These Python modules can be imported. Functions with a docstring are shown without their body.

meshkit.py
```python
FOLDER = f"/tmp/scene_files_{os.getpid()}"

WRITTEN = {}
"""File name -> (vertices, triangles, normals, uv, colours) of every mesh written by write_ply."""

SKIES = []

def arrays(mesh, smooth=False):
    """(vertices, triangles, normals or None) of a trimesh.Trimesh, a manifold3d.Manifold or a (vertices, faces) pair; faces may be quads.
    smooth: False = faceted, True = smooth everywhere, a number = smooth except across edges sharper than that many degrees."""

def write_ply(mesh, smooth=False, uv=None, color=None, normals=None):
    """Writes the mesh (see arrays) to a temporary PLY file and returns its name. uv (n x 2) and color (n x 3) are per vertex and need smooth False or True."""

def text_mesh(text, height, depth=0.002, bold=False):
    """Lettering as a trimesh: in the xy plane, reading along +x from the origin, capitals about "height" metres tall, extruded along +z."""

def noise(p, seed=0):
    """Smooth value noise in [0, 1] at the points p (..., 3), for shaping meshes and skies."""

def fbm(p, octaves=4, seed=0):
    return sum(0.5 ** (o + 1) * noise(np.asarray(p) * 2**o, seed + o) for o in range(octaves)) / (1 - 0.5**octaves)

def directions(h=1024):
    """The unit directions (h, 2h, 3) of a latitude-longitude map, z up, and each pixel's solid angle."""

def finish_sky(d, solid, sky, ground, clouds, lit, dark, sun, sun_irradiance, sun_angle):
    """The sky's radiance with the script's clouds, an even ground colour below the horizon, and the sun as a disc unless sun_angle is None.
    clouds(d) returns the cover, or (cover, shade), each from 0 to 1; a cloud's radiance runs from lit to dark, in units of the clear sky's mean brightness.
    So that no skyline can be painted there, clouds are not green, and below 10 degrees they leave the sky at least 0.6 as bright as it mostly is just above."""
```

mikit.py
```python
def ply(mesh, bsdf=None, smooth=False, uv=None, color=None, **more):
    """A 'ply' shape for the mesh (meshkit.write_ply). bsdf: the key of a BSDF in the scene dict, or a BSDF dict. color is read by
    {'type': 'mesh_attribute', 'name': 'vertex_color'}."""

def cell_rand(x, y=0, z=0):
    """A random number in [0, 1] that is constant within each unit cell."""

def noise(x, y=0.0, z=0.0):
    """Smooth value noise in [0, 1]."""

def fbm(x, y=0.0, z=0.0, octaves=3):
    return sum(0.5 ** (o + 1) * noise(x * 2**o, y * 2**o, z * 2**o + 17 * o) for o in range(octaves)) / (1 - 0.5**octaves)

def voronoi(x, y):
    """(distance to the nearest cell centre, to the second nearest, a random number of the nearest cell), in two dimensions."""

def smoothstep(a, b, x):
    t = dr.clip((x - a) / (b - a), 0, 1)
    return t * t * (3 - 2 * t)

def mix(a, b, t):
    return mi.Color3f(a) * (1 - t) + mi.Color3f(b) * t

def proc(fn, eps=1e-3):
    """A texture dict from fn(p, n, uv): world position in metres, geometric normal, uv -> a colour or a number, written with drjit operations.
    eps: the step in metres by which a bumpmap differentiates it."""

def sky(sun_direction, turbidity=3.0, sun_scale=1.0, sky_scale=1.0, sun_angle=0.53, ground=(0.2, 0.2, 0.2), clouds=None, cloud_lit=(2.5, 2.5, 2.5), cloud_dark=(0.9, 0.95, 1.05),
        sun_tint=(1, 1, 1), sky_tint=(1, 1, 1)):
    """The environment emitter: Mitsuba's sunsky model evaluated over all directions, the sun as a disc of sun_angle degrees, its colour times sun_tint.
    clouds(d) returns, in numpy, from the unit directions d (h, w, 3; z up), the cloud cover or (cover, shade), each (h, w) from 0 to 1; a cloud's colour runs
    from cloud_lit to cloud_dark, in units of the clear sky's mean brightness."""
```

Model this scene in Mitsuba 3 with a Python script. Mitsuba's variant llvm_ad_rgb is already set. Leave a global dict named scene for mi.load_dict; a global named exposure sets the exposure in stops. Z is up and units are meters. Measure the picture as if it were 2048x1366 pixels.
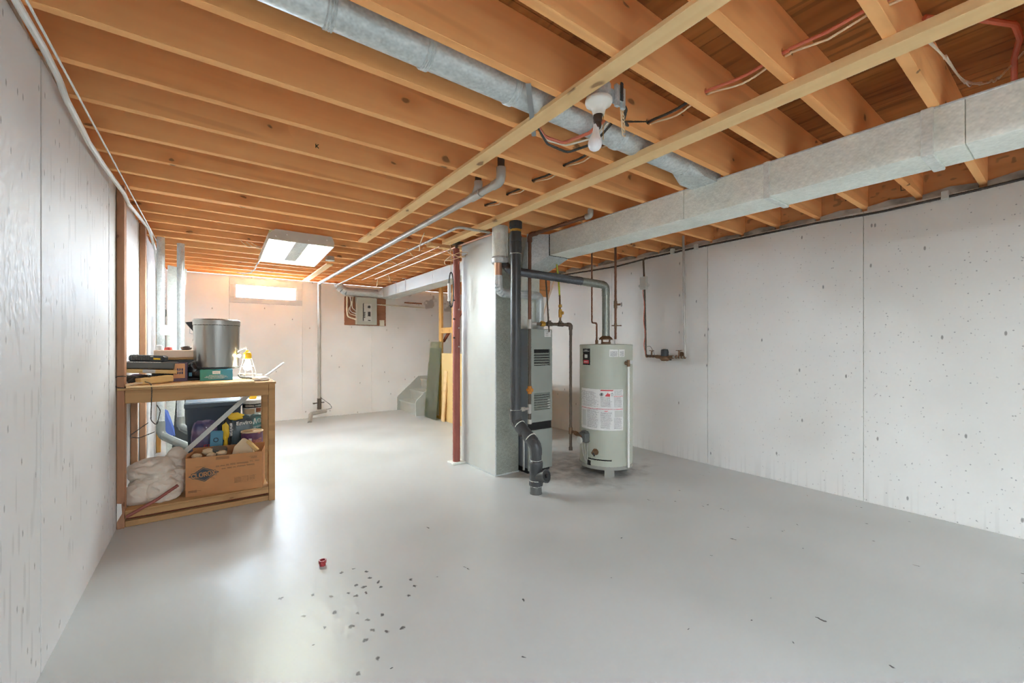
import math, random
import numpy as np, trimesh
import mitsuba as mi, drjit as dr
import manifold3d as m3
from shapely.geometry import Polygon
import mikit, meshkit
from mikit import noise, fbm, voronoi, cell_rand, smoothstep, mix

random.seed(7); np.random.seed(7)
scene, labels = {}, {}
T = mi.ScalarTransform4f

# ---------------------------------------------------------------- camera, light levels, exposure
F_PX, CAM_H, YAW = 830.2, 1.2, math.radians(35.892)
exposure = 2.93
TUBE_L = (39.0, 43.0, 44.5)
UNSEEN_TUBE_L = (32.0, 37.0, 41.0)  # tubes of the unseen fixture behind the camera
WINDOW_L = (13.0, 16.0, 19.5)
WORKLAMP_L = (26.0, 24.0, 19.0)
SKY_L = 2.6
scene['sky'] = mikit.sky((0.25, 0.75, 0.62), turbidity=4.0, sun_scale=0.0, sky_scale=SKY_L, ground=(0.10, 0.10, 0.09), clouds=lambda d: (np.ones(d.shape[:2]), 0.25 * meshkit.fbm(d * 2.5, 3)), cloud_lit=(1.4, 1.55, 1.75), cloud_dark=(1.0, 1.05, 1.1))
fwd = np.array([math.sin(YAW), math.cos(YAW), 0.0])
scene['camera'] = dict(type='perspective', fov=2 * math.degrees(math.atan(1024 / F_PX)), fov_axis='x', near_clip=0.02, far_clip=100.0,
                       principal_point_offset_y=(674.6 - 683) / 1366,
                       to_world=T().look_at(origin=[0, 0, CAM_H], target=[float(fwd[0]), float(fwd[1]), CAM_H], up=[0, 0, 1]))

# ---------------------------------------------------------------- helpers
def lin(r, g, b):
    return tuple(((c / 255) / 12.92 if c <= 10 else ((c / 255 + 0.055) / 1.055) ** 2.4) for c in (r, g, b))

def rgb(c): return {'type': 'rgb', 'value': list(map(float, c))}

def mat(name, color, rough=0.5, metal=0.0, spec=0.5, bump=None, bump_scale=0.001, eps=1e-3, **kw):
    col = mikit.proc(color) if callable(color) else rgb(color)
    b = {'type': 'principled', 'base_color': col, 'roughness': mikit.proc(rough) if callable(rough) else float(rough), 'metallic': float(metal), 'specular': float(spec), **kw}
    if bump: b = {'type': 'bumpmap', 'arbitrary': mikit.proc(bump, eps), 'scale': float(bump_scale), 'bsdf': b}
    scene[name] = {'type': 'twosided', 'bsdf': b}
    return name

def numbered(key):
    if key not in scene and key not in USED: USED.add(key); return key
    i = 1
    while f'{key}_{i:03d}' in scene or f'{key}_{i:03d}' in USED: i += 1
    USED.add(f'{key}_{i:03d}')
    return f'{key}_{i:03d}'
USED = set()

def put(name, mesh, bsdf, parent=None, smooth=False, label=None, kind=None, **more):
    key = numbered(f'{parent}__{name}' if parent else name)
    scene[key] = mikit.ply(mesh, bsdf, smooth=smooth, **more)
    if label or kind: labels[key] = {k: v for k, v in (('label', label), ('kind', kind)) if v}
    return key

def thing(name, label, cat, group=None):
    key = numbered(name)
    labels[key] = {'label': label, 'category': cat}
    if group: labels[key]['group'] = group
    return key

def single(name, mesh, bsdf, label, cat, group=None, smooth=False, **more):
    key = put(name, mesh, bsdf, None, smooth, **more)
    labels[key] = {'label': label, 'category': cat}
    if group: labels[key]['group'] = group
    return key

def struct(name, mesh, bsdf, parent=None, smooth=False, **more):
    key = put(name, mesh, bsdf, parent, smooth, **more)
    if not parent: labels[key] = {'kind': 'structure'}
    return key

cat = trimesh.util.concatenate

def bx(x0, x1, y0, y1, z0, z1, b=0.0):
    """A box, its edges chamfered by b."""
    x0, x1, y0, y1, z0, z1 = min(x0, x1), max(x0, x1), min(y0, y1), max(y0, y1), min(z0, z1), max(z0, z1)
    if b <= 0:
        m = trimesh.creation.box(extents=(x1 - x0, y1 - y0, z1 - z0)); m.apply_translation(((x0 + x1) / 2, (y0 + y1) / 2, (z0 + z1) / 2)); return m
    p = []
    for X, sx in ((x0, 1), (x1, -1)):
        for Y, sy in ((y0, 1), (y1, -1)):
            for Z, sz in ((z0, 1), (z1, -1)):
                p += [(X, Y + sy * b, Z + sz * b), (X + sx * b, Y, Z + sz * b), (X + sx * b, Y + sy * b, Z)]
    return trimesh.convex.convex_hull(np.array(p))

def hull(pts): return trimesh.convex.convex_hull(np.asarray(pts, float))

def fillet(pts, rad, k=6):
    """A polyline with its corners rounded."""
    P = [np.asarray(p, float) for p in pts]; out = [P[0]]
    for a, b, c in zip(P, P[1:], P[2:]):
        u, v = a - b, c - b; lu, lv = np.linalg.norm(u), np.linalg.norm(v); u, v = u / lu, v / lv
        cosang = np.clip(u @ v, -1, 1); half = math.acos(cosang) / 2
        if half > 1.55: out.append(b); continue
        d = min(rad / math.tan(half), 0.48 * lu, 0.48 * lv)
        s, e = b + u * d, b + v * d
        for i in range(k + 1):
            t = i / k; out.append((1 - t) ** 2 * s + 2 * t * (1 - t) * b + t * t * e)
    out.append(P[-1]); return np.array(out)

def tube(pts, r, n=12, cap=True):
    """A swept round pipe with parallel-transported rings; r a number or one per point."""
    p = np.asarray(pts, float); r = np.broadcast_to(r, (len(p),))
    t = np.gradient(p, axis=0); t /= np.linalg.norm(t, axis=1, keepdims=True) + 1e-12
    a = np.cross(t[0], [0, 0, 1.0] if abs(t[0][2]) < 0.9 else [1.0, 0, 0]); a /= np.linalg.norm(a)
    V, ang = [], np.arange(n) * 2 * np.pi / n
    for i in range(len(p)):
        a = a - t[i] * (a @ t[i]); a /= np.linalg.norm(a); b = np.cross(t[i], a)
        V.append(p[i] + r[i] * (np.cos(ang)[:, None] * a + np.sin(ang)[:, None] * b))
    V = np.vstack(V); F = []
    for i in range(len(p) - 1):
        for j in range(n):
            q = (i * n + j, i * n + (j + 1) % n, (i + 1) * n + (j + 1) % n, (i + 1) * n + j)
            F += [(q[0], q[1], q[2]), (q[0], q[2], q[3])]
    if cap:
        k = len(V); V = np.vstack([V, p[0], p[-1]]); e = (len(p) - 1) * n
        for j in range(n):
            F += [(k, (j + 1) % n, j), (k + 1, e + j, e + (j + 1) % n)]
    return trimesh.Trimesh(V, np.array(F), process=False)

def bar(a, b, w, h, up=(0, 0, 1), ch=0.0):
    """A rectangular bar from a to b, w wide and h high."""
    a, b = np.asarray(a, float), np.asarray(b, float); d = b - a; L = np.linalg.norm(d); d /= L
    s = np.cross(d, up); s /= np.linalg.norm(s); u = np.cross(s, d)
    m = bx(0, L, -w / 2, w / 2, -h / 2, h / 2, ch)
    M = np.eye(4); M[:3, 0], M[:3, 1], M[:3, 2], M[:3, 3] = d, -s, u, a
    m.apply_transform(M); return m

def frame(o, x, y):
    x, y = np.asarray(x, float), np.asarray(y, float); x /= np.linalg.norm(x); z = np.cross(x, y); z /= np.linalg.norm(z); y = np.cross(z, x)
    M = np.eye(4); M[:3, 0], M[:3, 1], M[:3, 2], M[:3, 3] = x, y, z, o; return M

def lathe(prof, o=(0, 0, 0), axis=(0, 0, 1), n=24):
    """A surface of revolution: prof holds (radius, height) pairs."""
    m = trimesh.creation.revolve(np.array(prof, float), sections=n)
    z = np.asarray(axis, float); z /= np.linalg.norm(z); x = np.cross([0, 1, 0] if abs(z[1]) < 0.9 else [1, 0, 0], z); x /= np.linalg.norm(x)
    M = np.eye(4); M[:3, 0], M[:3, 1], M[:3, 2], M[:3, 3] = x, np.cross(z, x), z, o
    m.apply_transform(M); return m

def rod(a, b, r, n=12): return tube([a, b], r, n)

def prism(poly, d, o, x, y):
    """The 2D polygon in the plane of x and y at o, extruded by d."""
    m = trimesh.creation.extrude_polygon(Polygon(poly), d, engine='earcut'); m.apply_transform(frame(o, x, y)); return m

def text(s, h, o, x, y, d=0.0008, bold=True, center=False, width=None):
    m = meshkit.text_mesh(s, h, d, bold)
    if width: m.apply_scale([width / (m.bounds[1][0] - m.bounds[0][0]), 1, 1])
    if center: m.apply_translation([-(m.bounds[0][0] + m.bounds[1][0]) / 2, -h / 2, 0])
    m.apply_transform(frame(o, x, y)); return m

def mani(m): return m3.Manifold(m3.Mesh(np.asarray(m.vertices, np.float32), np.asarray(m.faces, np.uint32)))
def unmani(M):
    q = M.to_mesh(); return trimesh.Trimesh(q.vert_properties[:, :3], q.tri_verts, process=False)
def cut(m, *holes):
    M = mani(m)
    for h in holes: M = M - mani(h)
    return unmani(M)

def blob(c, r, amp=0.15, fr=4.0, sub=4, seed=0, flat=None, ridge=False):
    """A lumpy rounded mass, flat below the height flat."""
    m = trimesh.creation.icosphere(sub); v = np.array(m.vertices); n = meshkit.fbm(v * fr * 0.5 + 7 + seed * 3.1, 4, seed)
    if ridge: n = 1 - np.abs(2 * n - 1) * 1.6
    v = v * (1 + amp * (n - 0.5) * 2)[:, None] * np.asarray(r) + np.asarray(c)
    if flat is not None: v[:, 2] = np.maximum(v[:, 2], flat)
    m.vertices = v; return m

def pillow(c, r, amp=0.1, fr=4.0, seed=0, flat=None, e=0.45, sub=4):
    m = trimesh.creation.icosphere(sub); v = np.array(m.vertices)
    k = (np.abs(v[:, 0]) ** (2 / .7) + np.abs(v[:, 2]) ** (2 / .35)) ** (-.35 / 2) if False else (np.abs(v) ** (2 / e)).sum(1) ** (-e / 2)
    q = v * k[:, None]; q[:, 1] *= (1 - 0.55 * np.abs(q[:, 2]) ** 3)
    n = meshkit.fbm(v * fr + 5 + seed * 2.3, 4, seed); q = q * (1 + amp * (n - .5) * 2)[:, None] * np.asarray(r) + np.asarray(c)
    if flat is not None: q[:, 2] = np.maximum(q[:, 2], flat)
    m.vertices = q; return m

# ---------------------------------------------------------------- materials
def wood_fn(ax, c1, c2, knot=(0.12, 0.05, 0.02), vary=0.25, knots=0.55, kf=1.0, cell=None):
    def fn(p, n, uv):
        q = (p.x, p.y, p.z); a = q[ax]; b, c = [q[i] for i in range(3) if i != ax]
        g = fbm(a * 1.3, b * 42, c * 42, 3); r = noise(a * 0.5 + 3, b * 11 + c * 13, c * 9)
        tone = cell_rand(p.y / 0.3048 + 0.77, 3, 1) if cell else noise(b * 3.1, c * 2.7, 5)
        t = dr.clip(0.15 + 0.5 * g + 0.45 * (r - 0.3) + vary * (tone - 0.5) * 2, 0, 1)
        col = mix(c1, c2, t)
        wob = noise(a * 26, b * 26, c * 26) - 0.5
        d, s, w = voronoi(a * 2.5 * kf + 9 + 0.05 * wob, (b + c) * 5.0 * kf + 2 + 0.12 * wob)
        size = 0.035 + 0.075 * dr.clip((w - knots) / (1 - knots), 0, 1)
        k = smoothstep(size, size * 0.45, d + 0.05 * wob) * dr.select(w > knots, 1.0, 0.0)
        halo = smoothstep(0.36, 0.05, d) * dr.select(w > knots, 0.6, 0.0)
        fig = smoothstep(0.60, 0.72, fbm(a * 1.1 + 5, b * 17, c * 17 + a * 0.8, 2)) * 0.45
        halo = dr.maximum(halo, fig)
        return mix(mix(col, mix(c2, knot, 0.22), halo), knot, k * 0.72)
    return fn

mat('joist_wood', wood_fn(0, lin(249, 194, 132), lin(235, 164, 102), knot=lin(104, 62, 36), cell=True, knots=0.62), 0.75, spec=0.25)
mat('strap_wood', wood_fn(1, lin(244, 214, 164), lin(226, 186, 132), knot=lin(120, 80, 50)), 0.75, spec=0.25)
mat('post_wood', wood_fn(2, lin(184, 144, 112), lin(154, 112, 86), knot=lin(100, 62, 42), kf=2.0), 0.75, spec=0.25)
mat('bright_stud', wood_fn(2, lin(226, 178, 110), lin(206, 152, 84), knot=lin(130, 84, 44), kf=1.6), 0.75, spec=0.25)
mat('bench_wood', wood_fn(0, lin(186, 148, 104), lin(156, 118, 78), knot=lin(110, 72, 46), kf=1.6), 0.75, spec=0.25)
mat('dark_wood', wood_fn(1, lin(150, 84, 58), lin(118, 62, 42)), 0.7, spec=0.25)

def ply_fn(p, n, uv):
    g = fbm(p.x * 13, p.y * 1.8, 3, 4); k = noise(p.x * 60, p.y * 7, 1)
    col = mix(lin(186, 126, 70), lin(140, 86, 44), dr.clip(0.2 + 0.9 * g + 0.25 * (k - 0.5), 0, 1))
    return mix(col, lin(84, 48, 28), smoothstep(0.66, 0.82, noise(p.x * 46, p.y * 5, 7)) * 0.45)
mat('subfloor_ply', ply_fn, 0.8, spec=0.2)

def rim_fn(p, n, uv):
    g = fbm(p.y * 3, p.z * 20, p.x * 3, 4)
    return mix(mix(lin(230, 176, 122), lin(204, 142, 90), dr.clip(g * 1.3 - 0.1, 0, 1)), lin(90, 52, 34), smoothstep(0.76, 0.9, noise(p.y * 30, p.z * 44, 4)) * 0.4)
mat('rim_wood', rim_fn, 0.8, spec=0.2)

def pits(u, v, f, keep, size):
    d, s, w = voronoi(u * f, v * f)
    return smoothstep(size, size * 0.45, d) * dr.select(w > keep, 1.0, 0.0)

def right_wall_fn(p, n, uv):
    big = fbm(p.y * 1.1, p.z * 1.1, 2, 3)
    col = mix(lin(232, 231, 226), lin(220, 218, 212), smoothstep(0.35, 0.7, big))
    near = smoothstep(2.6, 0.8, p.y)
    m = dr.maximum(pits(p.y, p.z, 15.0, 0.70, 0.085) * (0.2 + 0.6 * near), pits(p.y + 5, p.z * 0.8 + 3, 33.0, 0.8, 0.13) * near * 0.45)
    m = dr.maximum(m, pits(p.y * 1.2 + 2, p.z * 0.5, 5.1, 0.7, 0.05))
    drip = smoothstep(0.62, 0.8, noise(p.y * 60, p.z * 2.0, 3)) * smoothstep(0.25, 0.02, p.z) * 0.2
    return mix(mix(col, lin(92, 90, 86), m * 0.7), lin(150, 146, 138), drip * 0.5)
mat('paint_wall_right', right_wall_fn, 0.55, spec=0.4)

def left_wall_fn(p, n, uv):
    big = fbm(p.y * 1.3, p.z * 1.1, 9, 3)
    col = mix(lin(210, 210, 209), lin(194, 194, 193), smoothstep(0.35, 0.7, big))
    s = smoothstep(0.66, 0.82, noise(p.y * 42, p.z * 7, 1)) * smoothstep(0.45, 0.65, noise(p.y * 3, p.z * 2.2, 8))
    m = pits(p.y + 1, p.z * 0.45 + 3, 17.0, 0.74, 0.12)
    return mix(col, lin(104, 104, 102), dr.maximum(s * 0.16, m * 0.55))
def left_bump(p, n, uv):
    return fbm(p.y * 46, p.z * 16, 2, 3) + 0.6 * noise(p.y * 130, p.z * 60, 4)
mat('paint_wall_left', left_wall_fn, 0.55, spec=0.2, bump=left_bump, bump_scale=0.0026, eps=2e-3)

def back_wall_fn(p, n, uv):
    big = fbm(p.x * 1.2, p.z * 1.2, 4, 3)
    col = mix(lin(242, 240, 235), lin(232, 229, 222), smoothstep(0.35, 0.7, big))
    m = pits(p.x + 4, p.z * 0.7 + 1, 6.0, 0.78, 0.07)
    pe = smoothstep(0.6, 0.68, fbm(p.x * 5, p.z * 6, 2, 3)) * smoothstep(1.75, 1.95, p.z) * smoothstep(2.6, 2.9, p.x)
    return mix(mix(col, lin(150, 144, 134), m * 0.7), lin(148, 140, 128), pe * 0.6)
mat('paint_wall_back', back_wall_fn, 0.6, spec=0.4)
mat('unseen_soil', lin(96, 92, 76), 0.9, spec=0.1)
mat('paint_wall_plain', lin(226, 225, 220), 0.6, spec=0.4)
mat('raw_concrete', lambda p, n, uv: mix(lin(196, 194, 184), lin(120, 116, 106), smoothstep(0.3, 0.75, fbm(p.x * 9, p.y * 9, p.z * 9, 4))), 0.9, spec=0.2)

def floor_fn(p, n, uv):
    b = fbm(p.x * 0.9, p.y * 0.9, 1, 3)
    col = mix(lin(190, 192, 189), lin(178, 180, 176), smoothstep(0.3, 0.7, b))
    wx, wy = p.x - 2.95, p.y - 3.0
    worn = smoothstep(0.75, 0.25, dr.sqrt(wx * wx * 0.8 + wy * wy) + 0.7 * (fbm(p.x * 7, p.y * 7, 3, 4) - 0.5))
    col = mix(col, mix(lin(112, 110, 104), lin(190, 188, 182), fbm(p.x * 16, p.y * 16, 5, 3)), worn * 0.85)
    area = smoothstep(0.55, 0.1, dr.sqrt(dr.square((p.x - 0.52) * 1.3) + dr.square(p.y - 1.95)))
    far = smoothstep(2.9, 0.4, p.y)
    d, s, w = voronoi(p.x * 18 + 0.25 * noise(p.x * 40, p.y * 40, 2), p.y * 15)
    chip = smoothstep(0.27, 0.17, d + 0.14 * noise(p.x * 150, p.y * 150, 1)) * dr.select(w < 0.34 * area, 1.0, 0.0)
    d2, s2, w2 = voronoi(p.x * 7.3 + 4, p.y * 7.3 + 0.5 * noise(p.x * 30, p.y * 30, 6))
    chip = dr.maximum(chip, smoothstep(0.085, 0.05, d2 + 0.06 * noise(p.x * 130, p.y * 130, 4)) * dr.select(w2 < 0.17 * far, 1.0, 0.0))
    return mix(col, lin(62, 62, 62), chip * 0.9)
def floor_bump(p, n, uv):
    return fbm(p.x * 26 + p.y * 5, p.y * 9, 1, 2) * 1.0 + 0.5 * noise(p.x * 90, p.y * 34, 3)
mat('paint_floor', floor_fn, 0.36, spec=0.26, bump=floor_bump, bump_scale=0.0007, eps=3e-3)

def galv_fn(c1, c2):
    def fn(p, n, uv):
        w = noise(p.x * 130, p.y * 130, p.z * 130); v = noise(p.x * 60 + 5, p.y * 60, p.z * 60)
        b = fbm(p.x * 5, p.y * 5, p.z * 5, 3)
        return mix(c1, c2, dr.clip(0.6 * (w - 0.25) + 0.4 * (v - 0.4) + 0.8 * (b - 0.25), 0, 1))
    return fn
mat('galvanized', galv_fn(lin(222, 228, 228), lin(172, 180, 180)), 0.42, metal=0.35)
mat('galvanized_dull', galv_fn(lin(244, 247, 238), lin(206, 211, 202)), 0.5, metal=0.1)
mat('galvanized_shaded', galv_fn(lin(168, 174, 164), lin(132, 138, 128)), 0.45, metal=0.2)
mat('sheet_pale', lambda p, n, uv: mix(lin(214, 216, 210), lin(190, 193, 188), fbm(p.x * 3, p.y * 3, p.z * 2, 4)), 0.5, metal=0.15)
mat('cleat_metal', galv_fn(lin(232, 236, 230), lin(200, 206, 200)), 0.45, metal=0.2)
mat('vent_grey', galv_fn(lin(152, 158, 150), lin(112, 118, 112)), 0.35, metal=0.5)
mat('vent_dark', galv_fn(lin(112, 116, 122), lin(76, 80, 86)), 0.3, metal=0.7)
mat('pipe_steel', lambda p, n, uv: mix(lin(200, 197, 190), lin(158, 154, 146), fbm(p.x * 8, p.y * 8, p.z * 6, 3)), 0.42, metal=0.4)
mat('dull_pipe', lambda p, n, uv: mix(lin(132, 136, 134), lin(104, 108, 106), fbm(p.x * 8, p.y * 8, p.z * 6, 3)), 0.5)
mat('pipe_iron', lambda p, n, uv: mix(lin(104, 92, 80), lin(80, 70, 60), fbm(p.x * 5, p.y * 5, p.z * 4, 3)), 0.5, metal=0.5)
mat('copper_old', lambda p, n, uv: mix(lin(132, 90, 68), lin(108, 76, 60), fbm(p.x * 4, p.y * 4, p.z * 3, 3)), 0.45, metal=0.6)
mat('copper_and_reflection', lin(208, 164, 136), 0.4, metal=0.5)  # real copper pipes, plus the joist reflection painted on the vent riser
mat('brass', lin(190, 148, 66), 0.4, metal=0.6)
mat('brass_orange', lin(196, 128, 48), 0.45, metal=0.3)
mat('bronze', lin(122, 96, 72), 0.45, metal=0.6)
mat('yellow_coat', lin(186, 188, 60), 0.5)
mat('abs_black', lambda p, n, uv: mix(lin(62, 64, 66), lin(40, 41, 43), fbm(p.x * 6, p.y * 6, p.z * 3, 3)), 0.36)
mat('black_rubber', lin(28, 28, 28), 0.5)
mat('black_gloss', lin(26, 27, 30), 0.18, clearcoat=0.6)
mat('dark_grey', lin(84, 86, 84), 0.5)
mat('charcoal', lin(46, 50, 52), 0.5)
mat('dark_gap', lin(18, 18, 18), 0.8)  # near-black for seams, and for shade inside gaps, vents and undersides
mat('rust_red', lambda p, n, uv: mix(lin(158, 88, 76), lin(122, 64, 56), fbm(p.x * 20, p.y * 20, p.z * 5, 3)), 0.5)
mat('furnace_paint', lambda p, n, uv: mix(lin(158, 164, 156), lin(142, 148, 140), fbm(p.x * 4, p.y * 4, p.z * 3, 3)), 0.4)
mat('furnace_side', lin(118, 124, 130), 0.4, metal=0.3)
mat('heater_paint', lambda p, n, uv: mix(lin(186, 190, 176), lin(174, 178, 164), fbm(p.x * 4, p.y * 4, p.z * 2, 3)), 0.32)
mat('heater_rim', lin(150, 150, 142), 0.4)
mat('label_white', lin(226, 226, 222), 0.5)
mat('label_grey', lin(196, 198, 192), 0.5)
mat('ink_grey', lin(150, 150, 148), 0.6)
mat('ink_dark', lin(58, 58, 58), 0.6)
mat('ink_red', lin(196, 66, 74), 0.6)
mat('ink_black', lin(24, 22, 22), 0.5)
mat('plastic_white', lin(234, 234, 230), 0.4)
mat('plastic_cream', lin(222, 214, 194), 0.5)
mat('porcelain', lin(238, 236, 228), 0.2)
mat('bulb_glass', lin(244, 244, 246), 0.25)
mat('socket_brown', lin(54, 42, 36), 0.35)
mat('cable_white', lin(226, 226, 222), 0.5)
mat('cable_black', lin(52, 48, 44), 0.5)
mat('cable_red', lin(206, 112, 84), 0.5)
mat('cable_cream', lin(232, 206, 168), 0.5)
mat('steel_bright', lin(208, 210, 212), 0.3, metal=0.8)
mat('brushed_steel', lin(150, 148, 143), 0.24, metal=0.95)
mat('steel_lid', lin(158, 156, 150), 0.3, metal=0.85)
mat('fixture_white', lin(196, 194, 184), 0.45)
mat('reflector_cream', lin(206, 200, 150), 0.5)
mat('panel_grey', lin(178, 182, 172), 0.45)
mat('board_brown', wood_fn(0, lin(168, 120, 92), lin(138, 92, 70)), 0.75, spec=0.2)
mat('stair_paint', lambda p, n, uv: mix(lin(190, 192, 182), lin(176, 178, 170), fbm(p.x * 6, p.y * 6, p.z * 6, 3)), 0.45)
mat('yellow_board', lambda p, n, uv: mix(lin(228, 196, 134), lin(212, 178, 116), fbm(p.x * 3, p.y * 3, p.z * 3, 3)), 0.7)
mat('cardboard', lambda p, n, uv: mix(lin(190, 138, 94), lin(172, 120, 78), fbm(p.x * 5, p.y * 5, p.z * 14, 3)), 0.75, spec=0.2)
mat('card_ink', lin(40, 54, 64), 0.7)
mat('card_print', lin(142, 98, 62), 0.75)
mat('teal_card', lambda p, n, uv: mix(lin(50, 132, 112), lin(48, 128, 160), smoothstep(-0.05, 0.14, p.x)), 0.45)
mat('blue_card', lin(88, 150, 178), 0.5)
mat('tan_card', lin(206, 154, 110), 0.55)
mat('purple_card', lin(86, 66, 88), 0.5)
mat('tote_blue', lin(56, 70, 84), 0.4)
mat('plastic_blue', lin(84, 108, 178), 0.45)
mat('bag_dark', lambda p, n, uv: mix(lin(66, 84, 88), lin(40, 46, 54), smoothstep(0.35, 0.65, fbm(p.x * 14, p.y * 14, p.z * 14, 3))), 0.35)
mat('bag_green', lambda p, n, uv: mix(lin(52, 120, 118), lin(60, 72, 70), smoothstep(0.3, 0.6, fbm(p.x * 12, p.y * 12, p.z * 12, 3))), 0.35)
mat('bag_purple', lambda p, n, uv: mix(lin(66, 70, 110), lin(110, 84, 112), smoothstep(0.4, 0.7, fbm(p.x * 12, p.y * 12, p.z * 12, 3))), 0.35)
mat('bag_yellow', lin(236, 196, 50), 0.45)
mat('can_label', lambda p, n, uv: mix(lin(88, 50, 84), lin(170, 104, 84), smoothstep(0.52, 0.7, fbm(p.x * 22, p.y * 22, p.z * 22, 3))), 0.4)
mat('cloth_white', lambda p, n, uv: mix(lin(226, 216, 202), lin(206, 194, 178), fbm(p.x * 9, p.y * 9, p.z * 9, 3)), 0.9, spec=0.15)
mat('paper_tan', lin(218, 194, 158), 0.8)
mat('lamp_yellow', lin(248, 200, 26), 0.35)
mat('red_plastic', lin(140, 40, 44), 0.4)
mat('red_bright', lin(224, 96, 84), 0.5)
mat('peach_board', lin(226, 202, 178), 0.6)
mat('vinyl_white', lin(206, 206, 206), 0.5)
scene['green_glass'] = {'type': 'principled', 'base_color': rgb(lin(176, 186, 142)), 'roughness': 0.08, 'specular': 0.6, 'spec_trans': 0.0} if False else \
    {'type': 'thindielectric', 'int_ior': 1.5, 'specular_transmittance': rgb((0.60, 0.66, 0.47))}

# ---------------------------------------------------------------- the room
ZC, ZS = 2.26, 2.495            # joist bottoms, subfloor
XL, XR, YB, YF = -0.505, 4.075, 7.55, -2.6
struct('floor', bx(XL - .2, XR + .2, YF - .2, YB + .2, -0.12, 0.0), 'paint_floor')

def paneled(name, make, seams, bsdf, backing, gap=.0018):
    struct(name, backing, 'raw_concrete')
    for a, b in zip(seams, seams[1:]): struct('panel', make(a + gap, b - gap), bsdf, name)
paneled('wall_left', lambda a, b: bx(XL - .03, XL, a, b, 0, 2.25, .0015), [YF, 1.0, 2.238, 3.476, 4.714, 5.95, YB], 'paint_wall_left', bx(XL - .2, XL - .029, YF - .2, YB + .2, -.1, 2.25), .0065)
paneled('wall_right', lambda a, b: bx(XR, XR + .012, a, b, 0, 2.235, .0008), [YF, -.235, 1.005, 2.248, 3.49, 4.73, 5.97, YB], 'paint_wall_right', bx(XR + .011, XR + .2, YF - .2, YB + .2, -.1, 2.235))
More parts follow.
